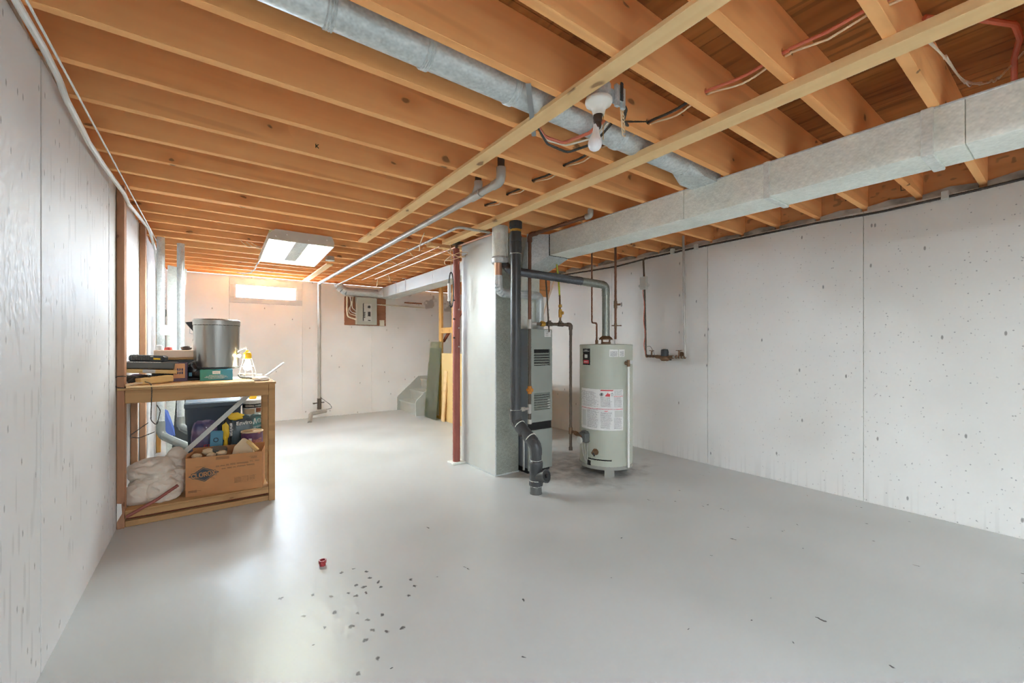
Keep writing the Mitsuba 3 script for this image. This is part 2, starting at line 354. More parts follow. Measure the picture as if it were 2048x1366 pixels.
# back wall with the window opening
WX0, WX1, WZ0, WZ1 = 0.217, 1.208, 1.853, 2.224
struct('wall_back', cat([bx(XL, WX0, YB + .013, YB + .2, -.1, ZC), bx(WX1, XR, YB + .013, YB + .2, -.1, ZC), bx(WX0, WX1, YB + .013, YB + .2, -.1, WZ0), bx(WX0, WX1, YB + .013, YB + .2, WZ1, ZC)]), 'raw_concrete')
for a, b, z0, z1 in ((XL, WX0, 0, ZC), (WX0, WX1, 0, WZ0), (WX0, WX1, WZ1, ZC), (WX1, 2.34, 0, ZC), (2.34, XR, 0, ZC)):
    struct('panel', bx(a + .001, b - .001, YB, YB + .014, z0, z1, .0005), 'paint_wall_back', 'wall_back')
# front wall behind the camera: unseen glazed door, placed to light surfaces facing the camera
GX0, GX1, GZ1 = 0.25, 3.45, 2.08
struct('wall_front', cat([bx(XL - .2, GX0, YF - .2, YF, -.1, ZS), bx(GX1, XR + .2, YF - .2, YF, -.1, ZS), bx(GX0, GX1, YF - .2, YF, GZ1, ZS)]), 'paint_wall_plain')
struct('unseen_door_1', cat([bx(GX0, GX0 + .06, YF - .14, YF - .04, 0, GZ1), bx(GX1 - .06, GX1, YF - .14, YF - .04, 0, GZ1), bx(GX0 + .06, GX1 - .06, YF - .14, YF - .04, GZ1 - .06, GZ1), bx(GX0 + .06, GX1 - .06, YF - .14, YF - .04, 0, .05), bx(1.81, 1.89, YF - .14, YF - .04, .05, GZ1 - .06)]), 'vinyl_white')
scene['clear_glass'] = {'type': 'thindielectric', 'int_ior': 1.5}
for a, b in ((GX0 + .06, 1.81), (1.89, GX1 - .06)):
    struct('pane', trimesh.Trimesh([[a, YF - .09, .05], [b, YF - .09, .05], [b, YF - .09, GZ1 - .06], [a, YF - .09, GZ1 - .06]], [[0, 1, 2], [0, 2, 3]], process=False), 'clear_glass', 'unseen_door_1')
struct('unseen_yard', bx(-8, 12, YF - 14, YF - .2, -.2, -.05), 'unseen_soil')  # unseen ground, kept dark so little light bounces up through the door
# window
struct('window_1', cat([bx(WX0, WX1, YB - .012, YB + .06, WZ0, WZ0 + .085, .004), bx(WX0, WX1, YB - .012, YB + .06, WZ1 - .10, WZ1, .004),
       bx(WX0, WX0 + .085, YB - .012, YB + .06, WZ0 + .085, WZ1 - .10, .004), bx(WX1 - .105, WX1, YB - .012, YB + .06, WZ0 + .085, WZ1 - .10, .004)]), 'vinyl_white')
struct('sash', cat([bx(WX0 + .055, WX1 - .07, YB - .018, YB - .012, WZ0 + .04, WZ0 + .052), bx(WX0 + .055, WX1 - .07, YB - .018, YB - .012, WZ1 - .067, WZ1 - .055),
       bx(WX0 + .055, WX0 + .067, YB - .018, YB - .012, WZ0 + .04, WZ1 - .055), bx(WX1 - .082, WX1 - .07, YB - .018, YB - .012, WZ0 + .04, WZ1 - .055)]), 'vinyl_white', 'window_1')
pane = trimesh.Trimesh([[WX0 + .08, YB + .03, WZ0 + .08], [WX1 - .10, YB + .03, WZ0 + .08], [WX1 - .10, YB + .03, WZ1 - .095], [WX0 + .08, YB + .03, WZ1 - .095]], [[0, 1, 2], [0, 2, 3]], process=False)
struct('pane', pane, 'plastic_white', 'window_1', emitter={'type': 'area', 'radiance': rgb(WINDOW_L)})

# ceiling: subfloor sheets, joists, rim boards
struct('ceiling', bx(XL - .2, XR + .2, YF - .2, YB + .2, ZS + .018, ZS + .06), 'subfloor_ply')
k = 0
for i, xa in enumerate(np.arange(-0.72, 4.3, 1.22)):
    for ya in np.arange(-2.4 - (i % 2) * 1.22, 7.75, 2.44):
        y0, y1 = max(ya, YF - .2), min(ya + 2.44, YB + .2)
        if y1 - y0 > .05: struct('subfloor_sheet', bx(xa + .0015, min(xa + 1.2185, XR + .2), y0 + .0015, y1 - .0015, ZS, ZS + .018), 'subfloor_ply', 'ceiling')
JOISTS = [(y, .038) for y in (-2.065, -1.76, -1.455, -1.15, -.845, -.54, -.235, .07, .375, .68, .985, 1.289, 1.594, 1.899, 2.204, 2.509, 2.813, 3.118, 3.423)] + \
         [(3.728, .07), (4.035, .038), (4.337, .038), (4.642, .038), (4.947, .038), (5.235, .07), (5.62, .038), (5.93, .038), (6.24, .038), (6.55, .038), (6.86, .038), (7.17, .038), (7.46, .038)]
hole = [rod((1.775, -3, 2.325), (1.775, 3.2, 2.325), .016, 10)]
for y, t in JOISTS:
    m = bx(XL - .055, XR + .04, y, y + t, ZC, ZS, .002)
    if y < 3.0: m = cut(m, *hole)
    struct('joist', m, 'joist_wood', 'ceiling')
for a, b in zip(np.arange(YF, YB, 2.44), list(np.arange(YF + 2.44, YB, 2.44)) + [YB]):
    struct('rim_board', bx(XL - .10, XL - .056, a, b, 2.25, ZS), 'rim_wood', 'ceiling')
    struct('rim_board', bx(XR + .041, XR + .085, a, b, 2.235, ZS), 'rim_wood', 'ceiling')

# rough mortar packed between the joist ends on top of the side walls
edges = [(y, y + t) for y, t in JOISTS if -.6 < y < 7.4]
for (a0, a1), (b0, b1) in zip(edges, edges[1:]):
    for X, sgn, z0, host in ((XL, -1, 2.25, 'wall_left'), (XR, 1, 2.235, 'wall_right')):
        h = .035 + .025 * meshkit.noise(np.array([[a1 * 3.1, X, 1.0]]))[0]
        struct('mortar', hull([(X + sgn * d, y, z) for y, e in ((a1 + .001, .8), ((a1 + b0) / 2, 1.1), (b0 - .001, .7)) for d, z in ((.004, z0 - .001), (.05, z0 - .001), (.014, z0 + h * e), (.05, z0 + h * e))]), 'raw_concrete', host)

# ---------------------------------------------------------------- boards under the joists
single('furring_strip', bx(1.189, 1.27, YF + .02, 4.28, ZC - .019, ZC, .0015), 'strap_wood', 'long thin furring strip nailed flat under the joists, ending short of the tube light', 'wooden strip')
single('furring_strip', bx(1.19, 1.272, 5.69, 7.44, ZC - .019, ZC, .0015), 'strap_wood', 'short furring strip under the joists between the tube light and the window', 'wooden strip')
single('wooden_batten', bx(1.879, 1.968, YF + .02, 3.80, ZC - .038, ZC, .002), 'strap_wood', 'thick long two-by-four nailed flat under the joists, running to the red steel post', 'wooden batten')
single('board_offcut', bx(1.80, 2.19, 3.915, 4.0, ZC - .04, ZC - .002, .002), 'strap_wood', 'short wood block nailed crosswise behind the top of the red post', 'wood block')

# ---------------------------------------------------------------- fluorescent fixture
t = thing('fluorescent_light', 'large open white fluorescent fixture hanging under the joists with two lit tubes', 'ceiling light')
def fz(y, z): return z - .048 * (y - 4.29) / .93
FX0, FX1, FY0, FY1 = .409, .966, 4.29, 5.22
def fprof(y, zb=2.157, zt=2.255, inset=0.0):
    return [(FX0 + inset, y, fz(y, zb)), (FX0 + inset, y, fz(y, 2.205)), (.469 + inset * .4, y, fz(y, zt)), (.945 - inset * .4, y, fz(y, zt)), (FX1 - inset, y, fz(y, 2.205)), (FX1 - inset, y, fz(y, zb))]
o, i_ = hull(fprof(FY0) + fprof(FY1)), hull([(x, y, z - .02 if z < fz(y, 2.2) else z) for x, y, z in fprof(FY0 + .003, 2.157, 2.246, .008)] + [(x, y, z - .02 if z < fz(y, 2.2) else z) for x, y, z in fprof(FY1 - .003, 2.157, 2.246, .008)])
put('housing', cut(o, i_), 'fixture_white', t)
put('end_plate', hull(fprof(FY0 - .004) + fprof(FY0)), 'fixture_white', t)
put('end_plate', hull(fprof(FY1) + fprof(FY1 + .004)), 'fixture_white', t)
put('reflector', hull([(x, y, fz(y, z)) for y in (FY0 + .006, FY1 - .006) for x, z in ((FX0 + .012, 2.243), (FX1 - .012, 2.243), (FX0 + .012, 2.2405), (FX1 - .012, 2.2405))]), 'reflector_cream', t)
put('ballast_cover', hull([(x, y, fz(y, z)) for y in (FY0 + .006, FY1 - .10) for x, z in ((.60, 2.24), (.79, 2.24), (.64, 2.175), (.75, 2.175))]), 'galvanized', t)
for x in (.598, .792): put('rail', hull([(x + s, y, fz(y, z)) for s in (-.02, .02) for y in (FY0 + .006, FY1 - .16) for z in (2.24, 2.205)]), 'reflector_cream', t)
put('socket_bar', hull([(x, y, fz(y, z)) for x in (FX0 + .04, FX1 - .04) for y in (FY1 - .135, FY1 - .123) for z in (2.222, 2.208)]), 'reflector_cream', t)
for x in (.50, .875):
    a, b = (x, FY0 + .03, fz(FY0 + .03, 2.188)), (x, FY1 - .09, fz(FY1 - .09, 2.188))
    u = put('tube', tube([a, b], .0165, 14), 'bulb_glass', t, smooth=30, emitter={'type': 'area', 'radiance': rgb(TUBE_L)})
    for p, s in ((a, -1), (b, 1)): put('tube_end', rod((p[0], p[1], p[2]), (p[0], p[1] + s * .022, p[2]), .0185, 14), 'plastic_white', t, smooth=30)
    for y in (FY0 + .018, FY1 - .07): put('lamp_holder', bx(x - .02, x + .02, y - .006, y + .006, fz(y, 2.165), fz(y, 2.241), .003), 'plastic_white', t)
for x in (.47, .56, .74, .90): put('screw', lathe([(0, -.003), (.006, -.002), (.007, 0), (0, 0)], (x, FY0 - .0035, 2.19 if x in (.47, .74) else 2.215), (0, 1, 0), 10), 'plastic_white', t, smooth=30)
def unseen_rear_fixture(cx, cy, label, level=1.0):
    t = thing('fluorescent_light', label, 'ceiling light')
    o = hull([(cx + x, cy + y, z) for y in (-.6, .6) for x, z in ((-.28, 2.157), (-.28, 2.205), (-.22, 2.255), (.22, 2.255), (.28, 2.205), (.28, 2.157))])
    i_ = hull([(cx + x, cy + y, z) for y in (-.595, .595) for x, z in ((-.272, 2.13), (-.272, 2.203), (-.214, 2.246), (.214, 2.246), (.272, 2.203), (.272, 2.13))])
    put('housing', cut(o, i_), 'fixture_white', t)
    put('ballast_cover', hull([(cx + x, cy + y, z) for y in (-.59, .59) for x, z in ((-.09, 2.245), (.09, 2.245), (-.05, 2.175), (.05, 2.175))]), 'galvanized', t)
    for x in (-.19, .19):
        put('tube', tube([(cx + x, cy - .57, 2.188), (cx + x, cy + .57, 2.188)], .0165, 14), 'bulb_glass', t, smooth=30, emitter={'type': 'area', 'radiance': rgb([c * level for c in UNSEEN_TUBE_L])})
        for y in (-.58, .58): put('lamp_holder', bx(cx + x - .02, cx + x + .02, cy + y - .006, cy + y + .006, 2.165, 2.246, .003), 'plastic_white', t)
unseen_rear_fixture(.75, -1.1, 'unseen fluorescent fixture behind the camera, placed to light the near floor and walls', 1.05)  # out of view; place and strength chosen to light the foreground
single('lamp_cord', tube(fillet([(.415, 5.215, 2.108), (.40, 5.40, 2.09), (.395, 5.46, 2.06), (.36, 5.60, 2.035), (.30, 5.85, 2.05), (.25, 6.1, 2.10)], .05), .007, 8), 'cable_white', 'white cord hanging down from the far left corner of the tube light', 'cord', smooth=30)
for i, (x, d) in enumerate(((.30, .05), (.345, .045), (.385, .03))):
    single('cable_loop', tube(fillet([(x - .06, 5.0, 2.256), (x, 5.02, 2.256 - d), (x + .05, 5.03, 2.254 - d * .6), (.42, 5.05, 2.20)], .05), .004, 6), 'cable_cream', ('leftmost and deepest of three sagging cable loops left of the tube light', 'middle one of three sagging cable loops left of the tube light', 'shallow cable loop nearest the left edge of the tube light')[i], 'cable', smooth=30)
t = thing('junction_box', 'round metal junction box under a joist right of the tube light', 'junction box')
put('box', lathe([(0, 0), (.05, 0), (.05, -.045), (0, -.045)], (1.14, 5.27, 2.26), n=8), 'pipe_steel', t)
put('cover', lathe([(0, -.045), (.054, -.045), (.054, -.049), (0, -.049)], (1.14, 5.27, 2.26), n=8), 'label_grey', t)

# ---------------------------------------------------------------- ducts
t = thing('round_duct', 'long round galvanized duct tucked up between the joists near the bare bulb', 'duct')
RY, RZ, RR = 1.455, 2.315, .066
xs = [-.45, .32, .66, 1.055, 1.75, 2.34]
for j, (a, b) in enumerate(zip(xs, xs[1:])):
    put('section', rod((a, RY, RZ), (b, RY, RZ), RR, 28), 'galvanized', t, smooth=30)
    if j: put('crimp', tube([(a + e, RY, RZ) for e in (-.022, -.018, -.014, -.010, -.006, -.002, .002, .006)], [RR + .003 + .0035 * (q % 2) for q in range(8)], 28), 'galvanized', t, smooth=30)
put('boot', hull([(2.33, RY + .07 * math.cos(a), RZ + .07 * math.sin(a)) for a in np.arange(20) * math.pi / 10] + [(2.45, RY + sy * .085, z) for sy in (-1, 1) for z in (2.24, 2.37)]), 'galvanized', t)
put('collar', hull([(x, RY + sy * .085, z) for x in (2.45, 2.64) for sy in (-1, 1) for z in (2.24, 2.36)]), 'galvanized', t)
put('hanger_strap', cat([bar((1.02, 1.30, RZ - RR - .006), (1.30, 1.61, RZ - RR - .006), .022, .002)]), 'steel_bright', t)

t = thing('main_duct', 'big rectangular galvanized duct hung under the joists along the right side', 'duct')
DX0, DX1, DZ0, DZ1 = 2.597, 2.852, 2.058, 2.258
ys = [YF + .02, -1.0, .30, 1.60, 2.98]
for a, b in zip(ys, ys[1:]): put('section', bx(DX0, DX1, a + .001, b - .001, DZ0, DZ1, .002), 'galvanized_dull', t)
for y, w in ((.415, .042), (1.076, .032)):
    put('drive_cleat', cat([bx(DX0 - .014, DX0, y - w / 2, y + w / 2, DZ0 - .012, DZ1 + .001, .003), bx(DX0 - .014, DX1 + .004, y - w / 2, y + w / 2, DZ0 - .013, DZ0, .003)]), 'cleat_metal', t)
put('top_flange', bx(DX0 - .004, DX0 + .012, YF + .03, 2.97, DZ1 - .008, DZ1, .001), 'galvanized', t)
put('end_seam', bx(DX0 - .002, DX1 + .002, 2.979, 2.987, DZ0 - .002, DZ1), 'dark_gap', t)

t = thing('supply_plenum', 'galvanized plenum rising from the furnace and slanting into the big duct', 'duct')
put('transition', hull([(x, 2.988, z) for x in (DX0, DX1) for z in (DZ0, DZ1)] + [(x, 3.10, z) for x in (2.42, 2.70) for z in (1.93, DZ1)] + [(DX1 - .02, 3.0, DZ0), (2.42, 3.2, 1.90), (2.66, 3.2, 1.90)]), 'galvanized', t)
put('box', bx(2.43, 2.662, 3.205, 3.72, 1.362, DZ1, .003), 'galvanized_dull', t)

t = thing('back_duct', 'pale rectangular duct running under the joists to the back wall', 'duct')
BX0 = 2.482
for a, b in ((3.86, 5.3), (5.302, 6.54), (6.542, 7.52)): put('section', bx(BX0, BX0 + .26, a, b, 2.062, 2.242, .002), 'sheet_pale', t)
for y in (6.30, 6.72): put('hanger_strap', cat([bx(BX0 - .003, BX0, y - .014, y + .014, 2.058, 2.262), bx(BX0 - .003, BX0 + .26, y - .014, y + .014, 2.058, 2.061), bx(BX0 - .05, BX0, y - .02, y + .02, 2.254, 2.258)]), 'steel_bright', t)
t = thing('round_duct', 'short round galvanized duct with an elbow above the electrical panel', 'duct')
put('boot', hull([(BX0 - .002, y, z) for y in (7.33, 7.53) for z in (2.062, 2.24)] + [(2.40, 7.43 + .072 * math.cos(a), 2.135 + .072 * math.sin(a)) for a in np.arange(20) * math.pi / 10]), 'galvanized', t)
put('section', rod((2.41, 7.43, 2.135), (1.93, 7.43, 2.135), .07, 24), 'galvanized', t, smooth=30)
el = [(1.935, 7.43, 2.135), (1.86, 7.43, 2.135), (1.80, 7.43, 2.165), (1.755, 7.43, 2.205), (1.74, 7.43, 2.255)]
for a, b in zip(el, el[1:]): put('elbow_segment', tube([a, b], [.0725, .0735], 24), 'galvanized', t, smooth=30)

t = thing('return_air_box', 'tall pale sheet metal return air box standing beside the furnace', 'sheet metal box')
put('front_panel', bx(2.112, 2.37, 3.17, 3.176, .012, 2.255), 'galvanized_shaded', t)  # front coloured darker than the lit side: shade put into the colour
put('side_panel', bx(2.106, 2.112, 3.17, 3.80, .0, 2.255), 'sheet_pale', t)
put('back_panel', bx(2.112, 2.37, 3.794, 3.80, .0, 2.255), 'galvanized_dull', t)
put('inner_panel', bx(2.364, 2.37, 3.176, 3.794, .0, 2.255), 'galvanized_dull', t)
put('bottom_edge', bx(2.104, 2.372, 3.166, 3.803, 0, .012), 'galvanized', t)
put('corner_seam', bx(2.103, 2.116, 3.165, 3.172, 0, 2.255, .001), 'galvanized', t)

# ---------------------------------------------------------------- furnace
t = thing('furnace', 'tall narrow grey-green gas furnace with two louvered vents', 'furnace')
FX0_, FX1_, FYF = 2.386, 2.676, 3.03
put('cabinet', bx(FX0_ + .004, FX1_ - .002, FYF + .022, 3.76, .05, 1.36, .003), 'furnace_side', t)
put('base', bx(FX0_ + .015, FX1_ - .012, FYF + .03, 3.74, 0, .05), 'dark_gap', t)
up = bx(FX0_, FX1_, FYF, FYF + .02, .478, 1.358, .004)
holes = [bx(2.447, 2.648, FYF - .1, FYF + .1, 1.012, 1.165), bx(2.447, 2.648, FYF - .1, FYF + .1, .592, .752)]
u = put('upper_panel', cut(up, *holes), 'furnace_paint', t)
d = put('lower_panel', bx(FX0_, FX1_, FYF, FYF + .02, .03, .405, .004), 'furnace_paint', t)
put('gap', bx(FX0_ + .004, FX1_ - .004, FYF + .014, FYF + .022, .405, .48), 'dark_gap', t)  # black strip standing for the shade between the two panels
put('vent_shade', bx(2.44, 2.655, FYF + .0205, FYF + .0215, .58, 1.175), 'dark_gap', t)  # black sheet standing for the shade behind the louvers
for z0, n, s in ((1.012, 5, .0245), (.592, 7, .0228)):
    for q in range(n):
        z = z0 + .006 + q * s
        m = hull([(x, y, zz) for x in (2.449, 2.646) for y, zz in ((FYF + .001, z), (FYF + .001, z + .003), (FYF + .017, z + .012), (FYF + .017, z + .015))])
        put('slat', m, 'furnace_paint', u)
for q in range(4): put('painted_glint', bx(2.615, 2.646, FYF - .001, FYF + .001, .605 + q * .0235, .613 + q * .0235), 'plastic_white', u)  # white strips paint the light reflected off the lower louvers
lb = put('rating_label', bx(2.575, 2.655, FYF - .0012, FYF, 1.285, 1.348), 'label_white', u, label='white rating label')
put('print', cat([bx(2.582, 2.582 + random.uniform(.03, .066), FYF - .0018, FYF - .0012, 1.338 - .0062 * q, 1.3405 - .0062 * q) for q in range(8)]), 'ink_grey', lb, kind='stuff')
put('side_flange', bx(2.372, 2.384, FYF + .06, FYF + .075, .03, .40), 'label_grey', t)

# ---------------------------------------------------------------- flue and vents
t = thing('flue_pipe', 'wide round galvanized flue coming down from the joists beside the black drain stack', 'flue')
put('pipe', rod((2.083, 3.06, 1.955), (2.083, 3.06, ZC - .002), .071, 26), 'galvanized_dull', t, smooth=30)
put('collar', tube([(2.083, 3.06, z) for z in (1.93, 1.935, 1.965, 1.972, 1.99)], [.074, .077, .077, .079, .072], 26), 'galvanized', t, smooth=30)
put('sticker', hull([(2.083 + .0722 * math.cos(a), 3.06 + .0722 * math.sin(a), z) for a in np.linspace(-2.75, -2.1, 5) for z in (2.13, 2.19)] + [(2.07, 3.05, 2.16)]), 'label_white', t)
t = thing('furnace_vent', 'crinkled galvanized vent pipe with elbows joining the furnace top to the flue', 'vent pipe')
put('riser', rod((2.052, 3.045, 1.80), (2.052, 3.045, 1.95), .035, 20), 'copper_and_reflection', t, smooth=30)  # orange of the joists mirrored in galvanized metal, put into the colour
el = fillet([(2.052, 3.045, 1.82), (2.052, 3.045, 1.668), (2.24, 3.02, 1.668)], .115, 5)
for a, b in zip(el, el[1:]): put('elbow_segment', tube([a, b], [.0385, .040], 20), 'galvanized', t, smooth=30)
put('run', tube([(2.22, 3.02, 1.668), (2.50, 3.10, 1.682)], .037, 20), 'galvanized', t, smooth=30)
el = fillet([(2.46, 3.09, 1.68), (2.60, 3.13, 1.685), (2.602, 3.13, 1.56)], .10, 5)
for a, b in zip(el, el[1:]): put('elbow_segment', tube([a, b], [.0385, .040], 20), 'galvanized', t, smooth=30)
put('drop', rod((2.602, 3.13, 1.565), (2.602, 3.13, 1.355), .0375, 20), 'galvanized', t, smooth=30)

t = thing('heater_vent', 'dark metal vent pipe bending down onto the water heater', 'vent pipe')
VL, VE = np.array((2.18, 2.95, 1.855)), np.array((3.10, 2.73, 1.79))
dv = (VE - VL) / np.linalg.norm(VE - VL)
put('run', tube([VL, VL + dv * .60], .037, 22), 'vent_dark', t, smooth=30)
put('crimp', tube([VL + dv * (.46 + q * .009) for q in range(10)], [.0375 + .0016 * (q % 2) for q in range(10)], 22), 'vent_dark', t, smooth=30)
put('crimp', tube([VL + dv * (.60 + q * .009) for q in range(9)], [.038 + .0016 * (q % 2) for q in range(9)], 22), 'vent_dark', t, smooth=30)
put('elbow', tube(fillet([VL + dv * .66, (3.10, 2.73, 1.787), (3.10, 2.73, 1.68)], .06, 6), .038, 22), 'vent_grey', t, smooth=30)
put('drop', tube([(3.10, 2.73, 1.70), (3.10, 2.73, 1.285)], .0365, 22), 'vent_grey', t, smooth=30)
put('seam', bx(3.076, 3.081, 2.697, 2.702, 1.29, 1.69), 'galvanized_dull', t)
put('flue_elbow', tube(fillet([VL + dv * .02, (2.116, 2.967, 1.862), (2.118, 3.072, 1.96)], .05, 5), .037, 20), 'vent_dark', t, smooth=30)

# ---------------------------------------------------------------- black drain stack
t = thing('drain_stack', 'black plastic drain stack with a double bend and a cleanout at the floor', 'drain pipe')
A, B = (2.107, 2.858), (2.135, 2.618)
put('pipe', rod((*A, .60), (*A, 2.10), .0445, 26), 'abs_black', t, smooth=30)
put('coupling', lathe([(.046, 0), (.051, 0), (.052, .004), (.052, .10), (.049, .104), (.052, .108), (.053, .15), (.046, .15)], (*A, 1.985), n=26), 'abs_black', t, smooth=30)
lab = put('upper_pipe', rod((*A, 2.13), (*A, 2.258), .046, 26), 'abs_black', t, smooth=30)
put('tape', rod((*A, 2.172), (*A, 2.192), .0468, 26), 'brass', t, smooth=30)
put('coupling', lathe([(.046, 0), (.054, 0), (.055, .01), (.055, .05), (.051, .055), (.046, .055)], (*A, 2.205), n=26), 'abs_black', t, smooth=30)
p1, p2 = np.array((*A, .615)), np.array((*B, .40))
el = fillet([(*A, .64), (*A, .555), (*((np.array(A) * .55 + np.array(B) * .45)), .475)], .07, 5)
put('bend', tube(el, .0495, 26), 'abs_black', t, smooth=30)
put('coupling', tube([(*A, .60), (*A, .606), (*A, .648), (*A, .652)], [.0495, .052, .052, .0495], 26), 'abs_black', t, smooth=30)
put('offset', tube([np.array((*A, .56)) + (np.array((*B, .40)) - np.array((*A, .56))) * s for s in (.12, .9)], .0445, 26), 'abs_black', t, smooth=30)
el = fillet([(*(np.array(A) * .42 + np.array(B) * .58), .457), (*B, .385), (*B, .315)], .07, 5)
put('bend', tube(el, .0495, 26), 'abs_black', t, smooth=30)
put('pipe', rod((*B, .22), (*B, .34), .0455, 26), 'abs_black', t, smooth=30)
o0 = np.array((*A, .56)); od = np.array((*B, .40)) - o0
for q in (.20, .74): put('pale_joint_ring', tube([o0 + od * q, o0 + od * (q + .012), o0 + od * (q + .024)], [.0500, .0512, .0500], 26), 'label_grey', t, smooth=30)  # thin pale rings around the pipe joints
put('wye', lathe([(.044, .065), (.055, .065), (.056, .07), (.056, .105), (.053, .112), (.053, .215), (.056, .222), (.056, .25), (.053, .262), (.044, .272)], (*B, 0), n=28), 'abs_black', t, smooth=30)
br = np.array((.20, -.95, .26)); br /= np.linalg.norm(br)
c0 = np.array((*B, .135))
c = put('cleanout', tube([c0, c0 + br * .105], [.044, .050], 26), 'abs_black', t, smooth=30)
put('cap', lathe([(.051, 0), (.053, .001), (.053, .012), (.045, .012), (.045, .004), (0, .004)], c0 + br * .10, br, 26), 'abs_black', c, smooth=30)
put('plug', cat([lathe([(0, .004), (.042, .004), (.042, .008), (.0, .008)], c0 + br * .10, br, 22), bar(c0 + br * .105, c0 + br * .122, .026, .026)]), 'black_rubber', c)
for z, c, r in ((.653, A, .0468), (.273, B, .0478), (.110, B, .0562), (.067, B, .0556), (1.984, A, .0505)):
    put('pale_joint_ring', lathe([(r - .004, 0), (r, 0), (r, .0035), (r - .004, .0035)], (*c, z - .002), n=26), 'label_grey', t, smooth=30)
put('stub', lathe([(.0, 0), (.05, 0), (.05, .006), (.047, .012), (.047, .07), (0, .07)], (*B, 0), n=26), 'dark_grey', t, smooth=30)

# ---------------------------------------------------------------- water heater
HC, HR = np.array((3.10, 2.73)), .25
hd = -HC / np.linalg.norm(HC); hr = np.array((-hd[1], hd[0])); hr = hr if hr @ np.array((.81, -.586)) > 0 else -hr
def hp(phi, r, z): a = math.radians(phi); q = HC + r * (math.cos(a) * hd + math.sin(a) * hr); return np.array((q[0], q[1], z))
def patch(phi0, phi1, z0, z1, r0=HR, th=.0012, n=14):
    ph = np.linspace(phi0, phi1, n + 1); V, F = [], []
    for r in (r0, r0 + th):
        for z in (z0, z1): V += [hp(a, r, z) for a in ph]
    m = n + 1
    for j in range(n):
        for a, b in ((2 * m, 3 * m), (m, 0), (0, 2 * m), (3 * m, m)):
            F += [(a + j, a + j + 1, b + j + 1), (a + j, b + j + 1, b + j)]
    for j in (0, n): F += [(j, m + j, 3 * m + j), (j, 3 * m + j, 2 * m + j)]
    q = trimesh.Trimesh(np.array(V), np.array(F), process=False); q.fix_normals(); return q
def wrap(mesh, phi, z):
    v = np.array(mesh.vertices); a = np.radians(phi) + v[:, 0] / HR; rr = HR + v[:, 2]
    q = HC[None] + rr[:, None] * (np.cos(a)[:, None] * hd + np.sin(a)[:, None] * hr)
    m = mesh.copy(); m.vertices = np.column_stack([q, z + v[:, 1]]); m.fix_normals(); return m
t = thing('water_heater', 'round grey gas water heater tank covered with warning labels', 'water heater')
body = put('tank', lathe([(0, .075), (HR - .004, .075), (HR, .08), (HR, 1.192), (HR + .002, 1.194), (HR + .002, 1.207), (HR - .004, 1.212), (0, 1.222)], (*HC, 0), n=64), 'heater_paint', t, smooth=30)
put('bottom_ring', lathe([(HR - .02, .062), (HR + .003, .062), (HR + .004, .07), (HR + .004, .094), (HR - .02, .094)], (*HC, 0), n=64), 'heater_rim', t, smooth=30)
put('underside', lathe([(0, .055), (HR - .04, .055), (HR - .04, .08), (0, .08)], (*HC, 0), n=40), 'dark_gap', t, smooth=30)
for a in (8, 128, 248): put('foot', hull([hp(a + s, r, z) for s in (-11, 11) for r in (HR - .07, HR - .012) for z in (0, .075)]), 'heater_rim', t)
n1 = put('brand_label', patch(-58, -35, 1.02, 1.172), 'ink_black', t, label='black maker badge with a red band')
put('red_badge', patch(-55, -38, 1.032, 1.066, HR + .0012), 'ink_red', n1)
put('emblem', patch(-51, -42, 1.085, 1.118, HR + .0012), 'label_grey', n1)
put('title', cat([patch(-56, -37, 1.146, 1.151, HR + .0012), patch(-51, -42, 1.156, 1.161, HR + .0012), patch(-53, -40, 1.046, 1.053, HR + .0024, .0006)]), 'label_white', n1)
for a0, a1 in ((7, 26), (28, 42)):
    s = put('sticker', patch(a0, a1, 1.098, 1.165), 'label_white', t)
    put('print', cat([patch(a0 + 2, a1 - 2, 1.105 + q * .0075, 1.109 + q * .0075, HR + .0012, .0004, 4) for q in range(6)]), 'ink_grey', s, kind='stuff')
s = put('warning_label', patch(-64, 38, .425, .80), 'label_white', t, label='broad white warning label')
put('red_title', cat([patch(-11, 15, .786, .796, HR + .0012), wrap(text('!AVERTISSEMENT', .0075, (0, 0, .0018), (1, 0, 0), (0, 1, 0), .0006), -9, .7875)]), 'ink_red', s)
put('red_lines', cat([patch(-62, 14, .618, .622, HR + .0012), patch(16, 37, .735, .739, HR + .0012), patch(16, 37, .618, .622, HR + .0012), patch(-3, 4, .598, .604, HR + .0012)]), 'ink_red', s)
fl = [(-.022, 0), (.024, .0), (.026, .03), (.012, .022), (.006, .04), (-.004, .024), (-.012, .018)]
m = trimesh.creation.extrude_polygon(Polygon(fl), .0008, engine='earcut'); m.apply_translation((0, 0, .0012))
put('flame_symbol', wrap(m, 3, .735), 'ink_red', s)
ring = trimesh.creation.extrude_polygon(Polygon([(.016 * math.cos(a), .016 * math.sin(a)) for a in np.linspace(0, 6.28, 20)], [[(.012 * math.cos(a), .012 * math.sin(a)) for a in np.linspace(0, 6.28, 20)]]), .0008, engine='earcut'); ring.apply_translation((0, 0, .0012))
put('warning_symbol', cat([wrap(ring, -9, .755), wrap(cat([ring.copy().apply_scale([.5, 1, 1])]), 13, .755), patch(-10.5, -7.5, .746, .764, HR + .0012)]), 'ink_dark', s)
lines = []
for a0, a1, z0, z1 in ((-62, -14, .64, .775), (-12, 14, .64, .73), (16, 37, .64, .728), (16, 37, .744, .79), (-44, -14, .44, .61), (-12, 14, .44, .59), (16, 37, .44, .54)):
    z = z1
    while z > z0:
        lines.append(patch(a0 + 1, a0 + (a1 - a0) * random.uniform(.75, .98), z - .0035, z, HR + .0012, .0004, 5)); z -= .0095
put('print', cat(lines), 'ink_grey', s, kind='stuff')
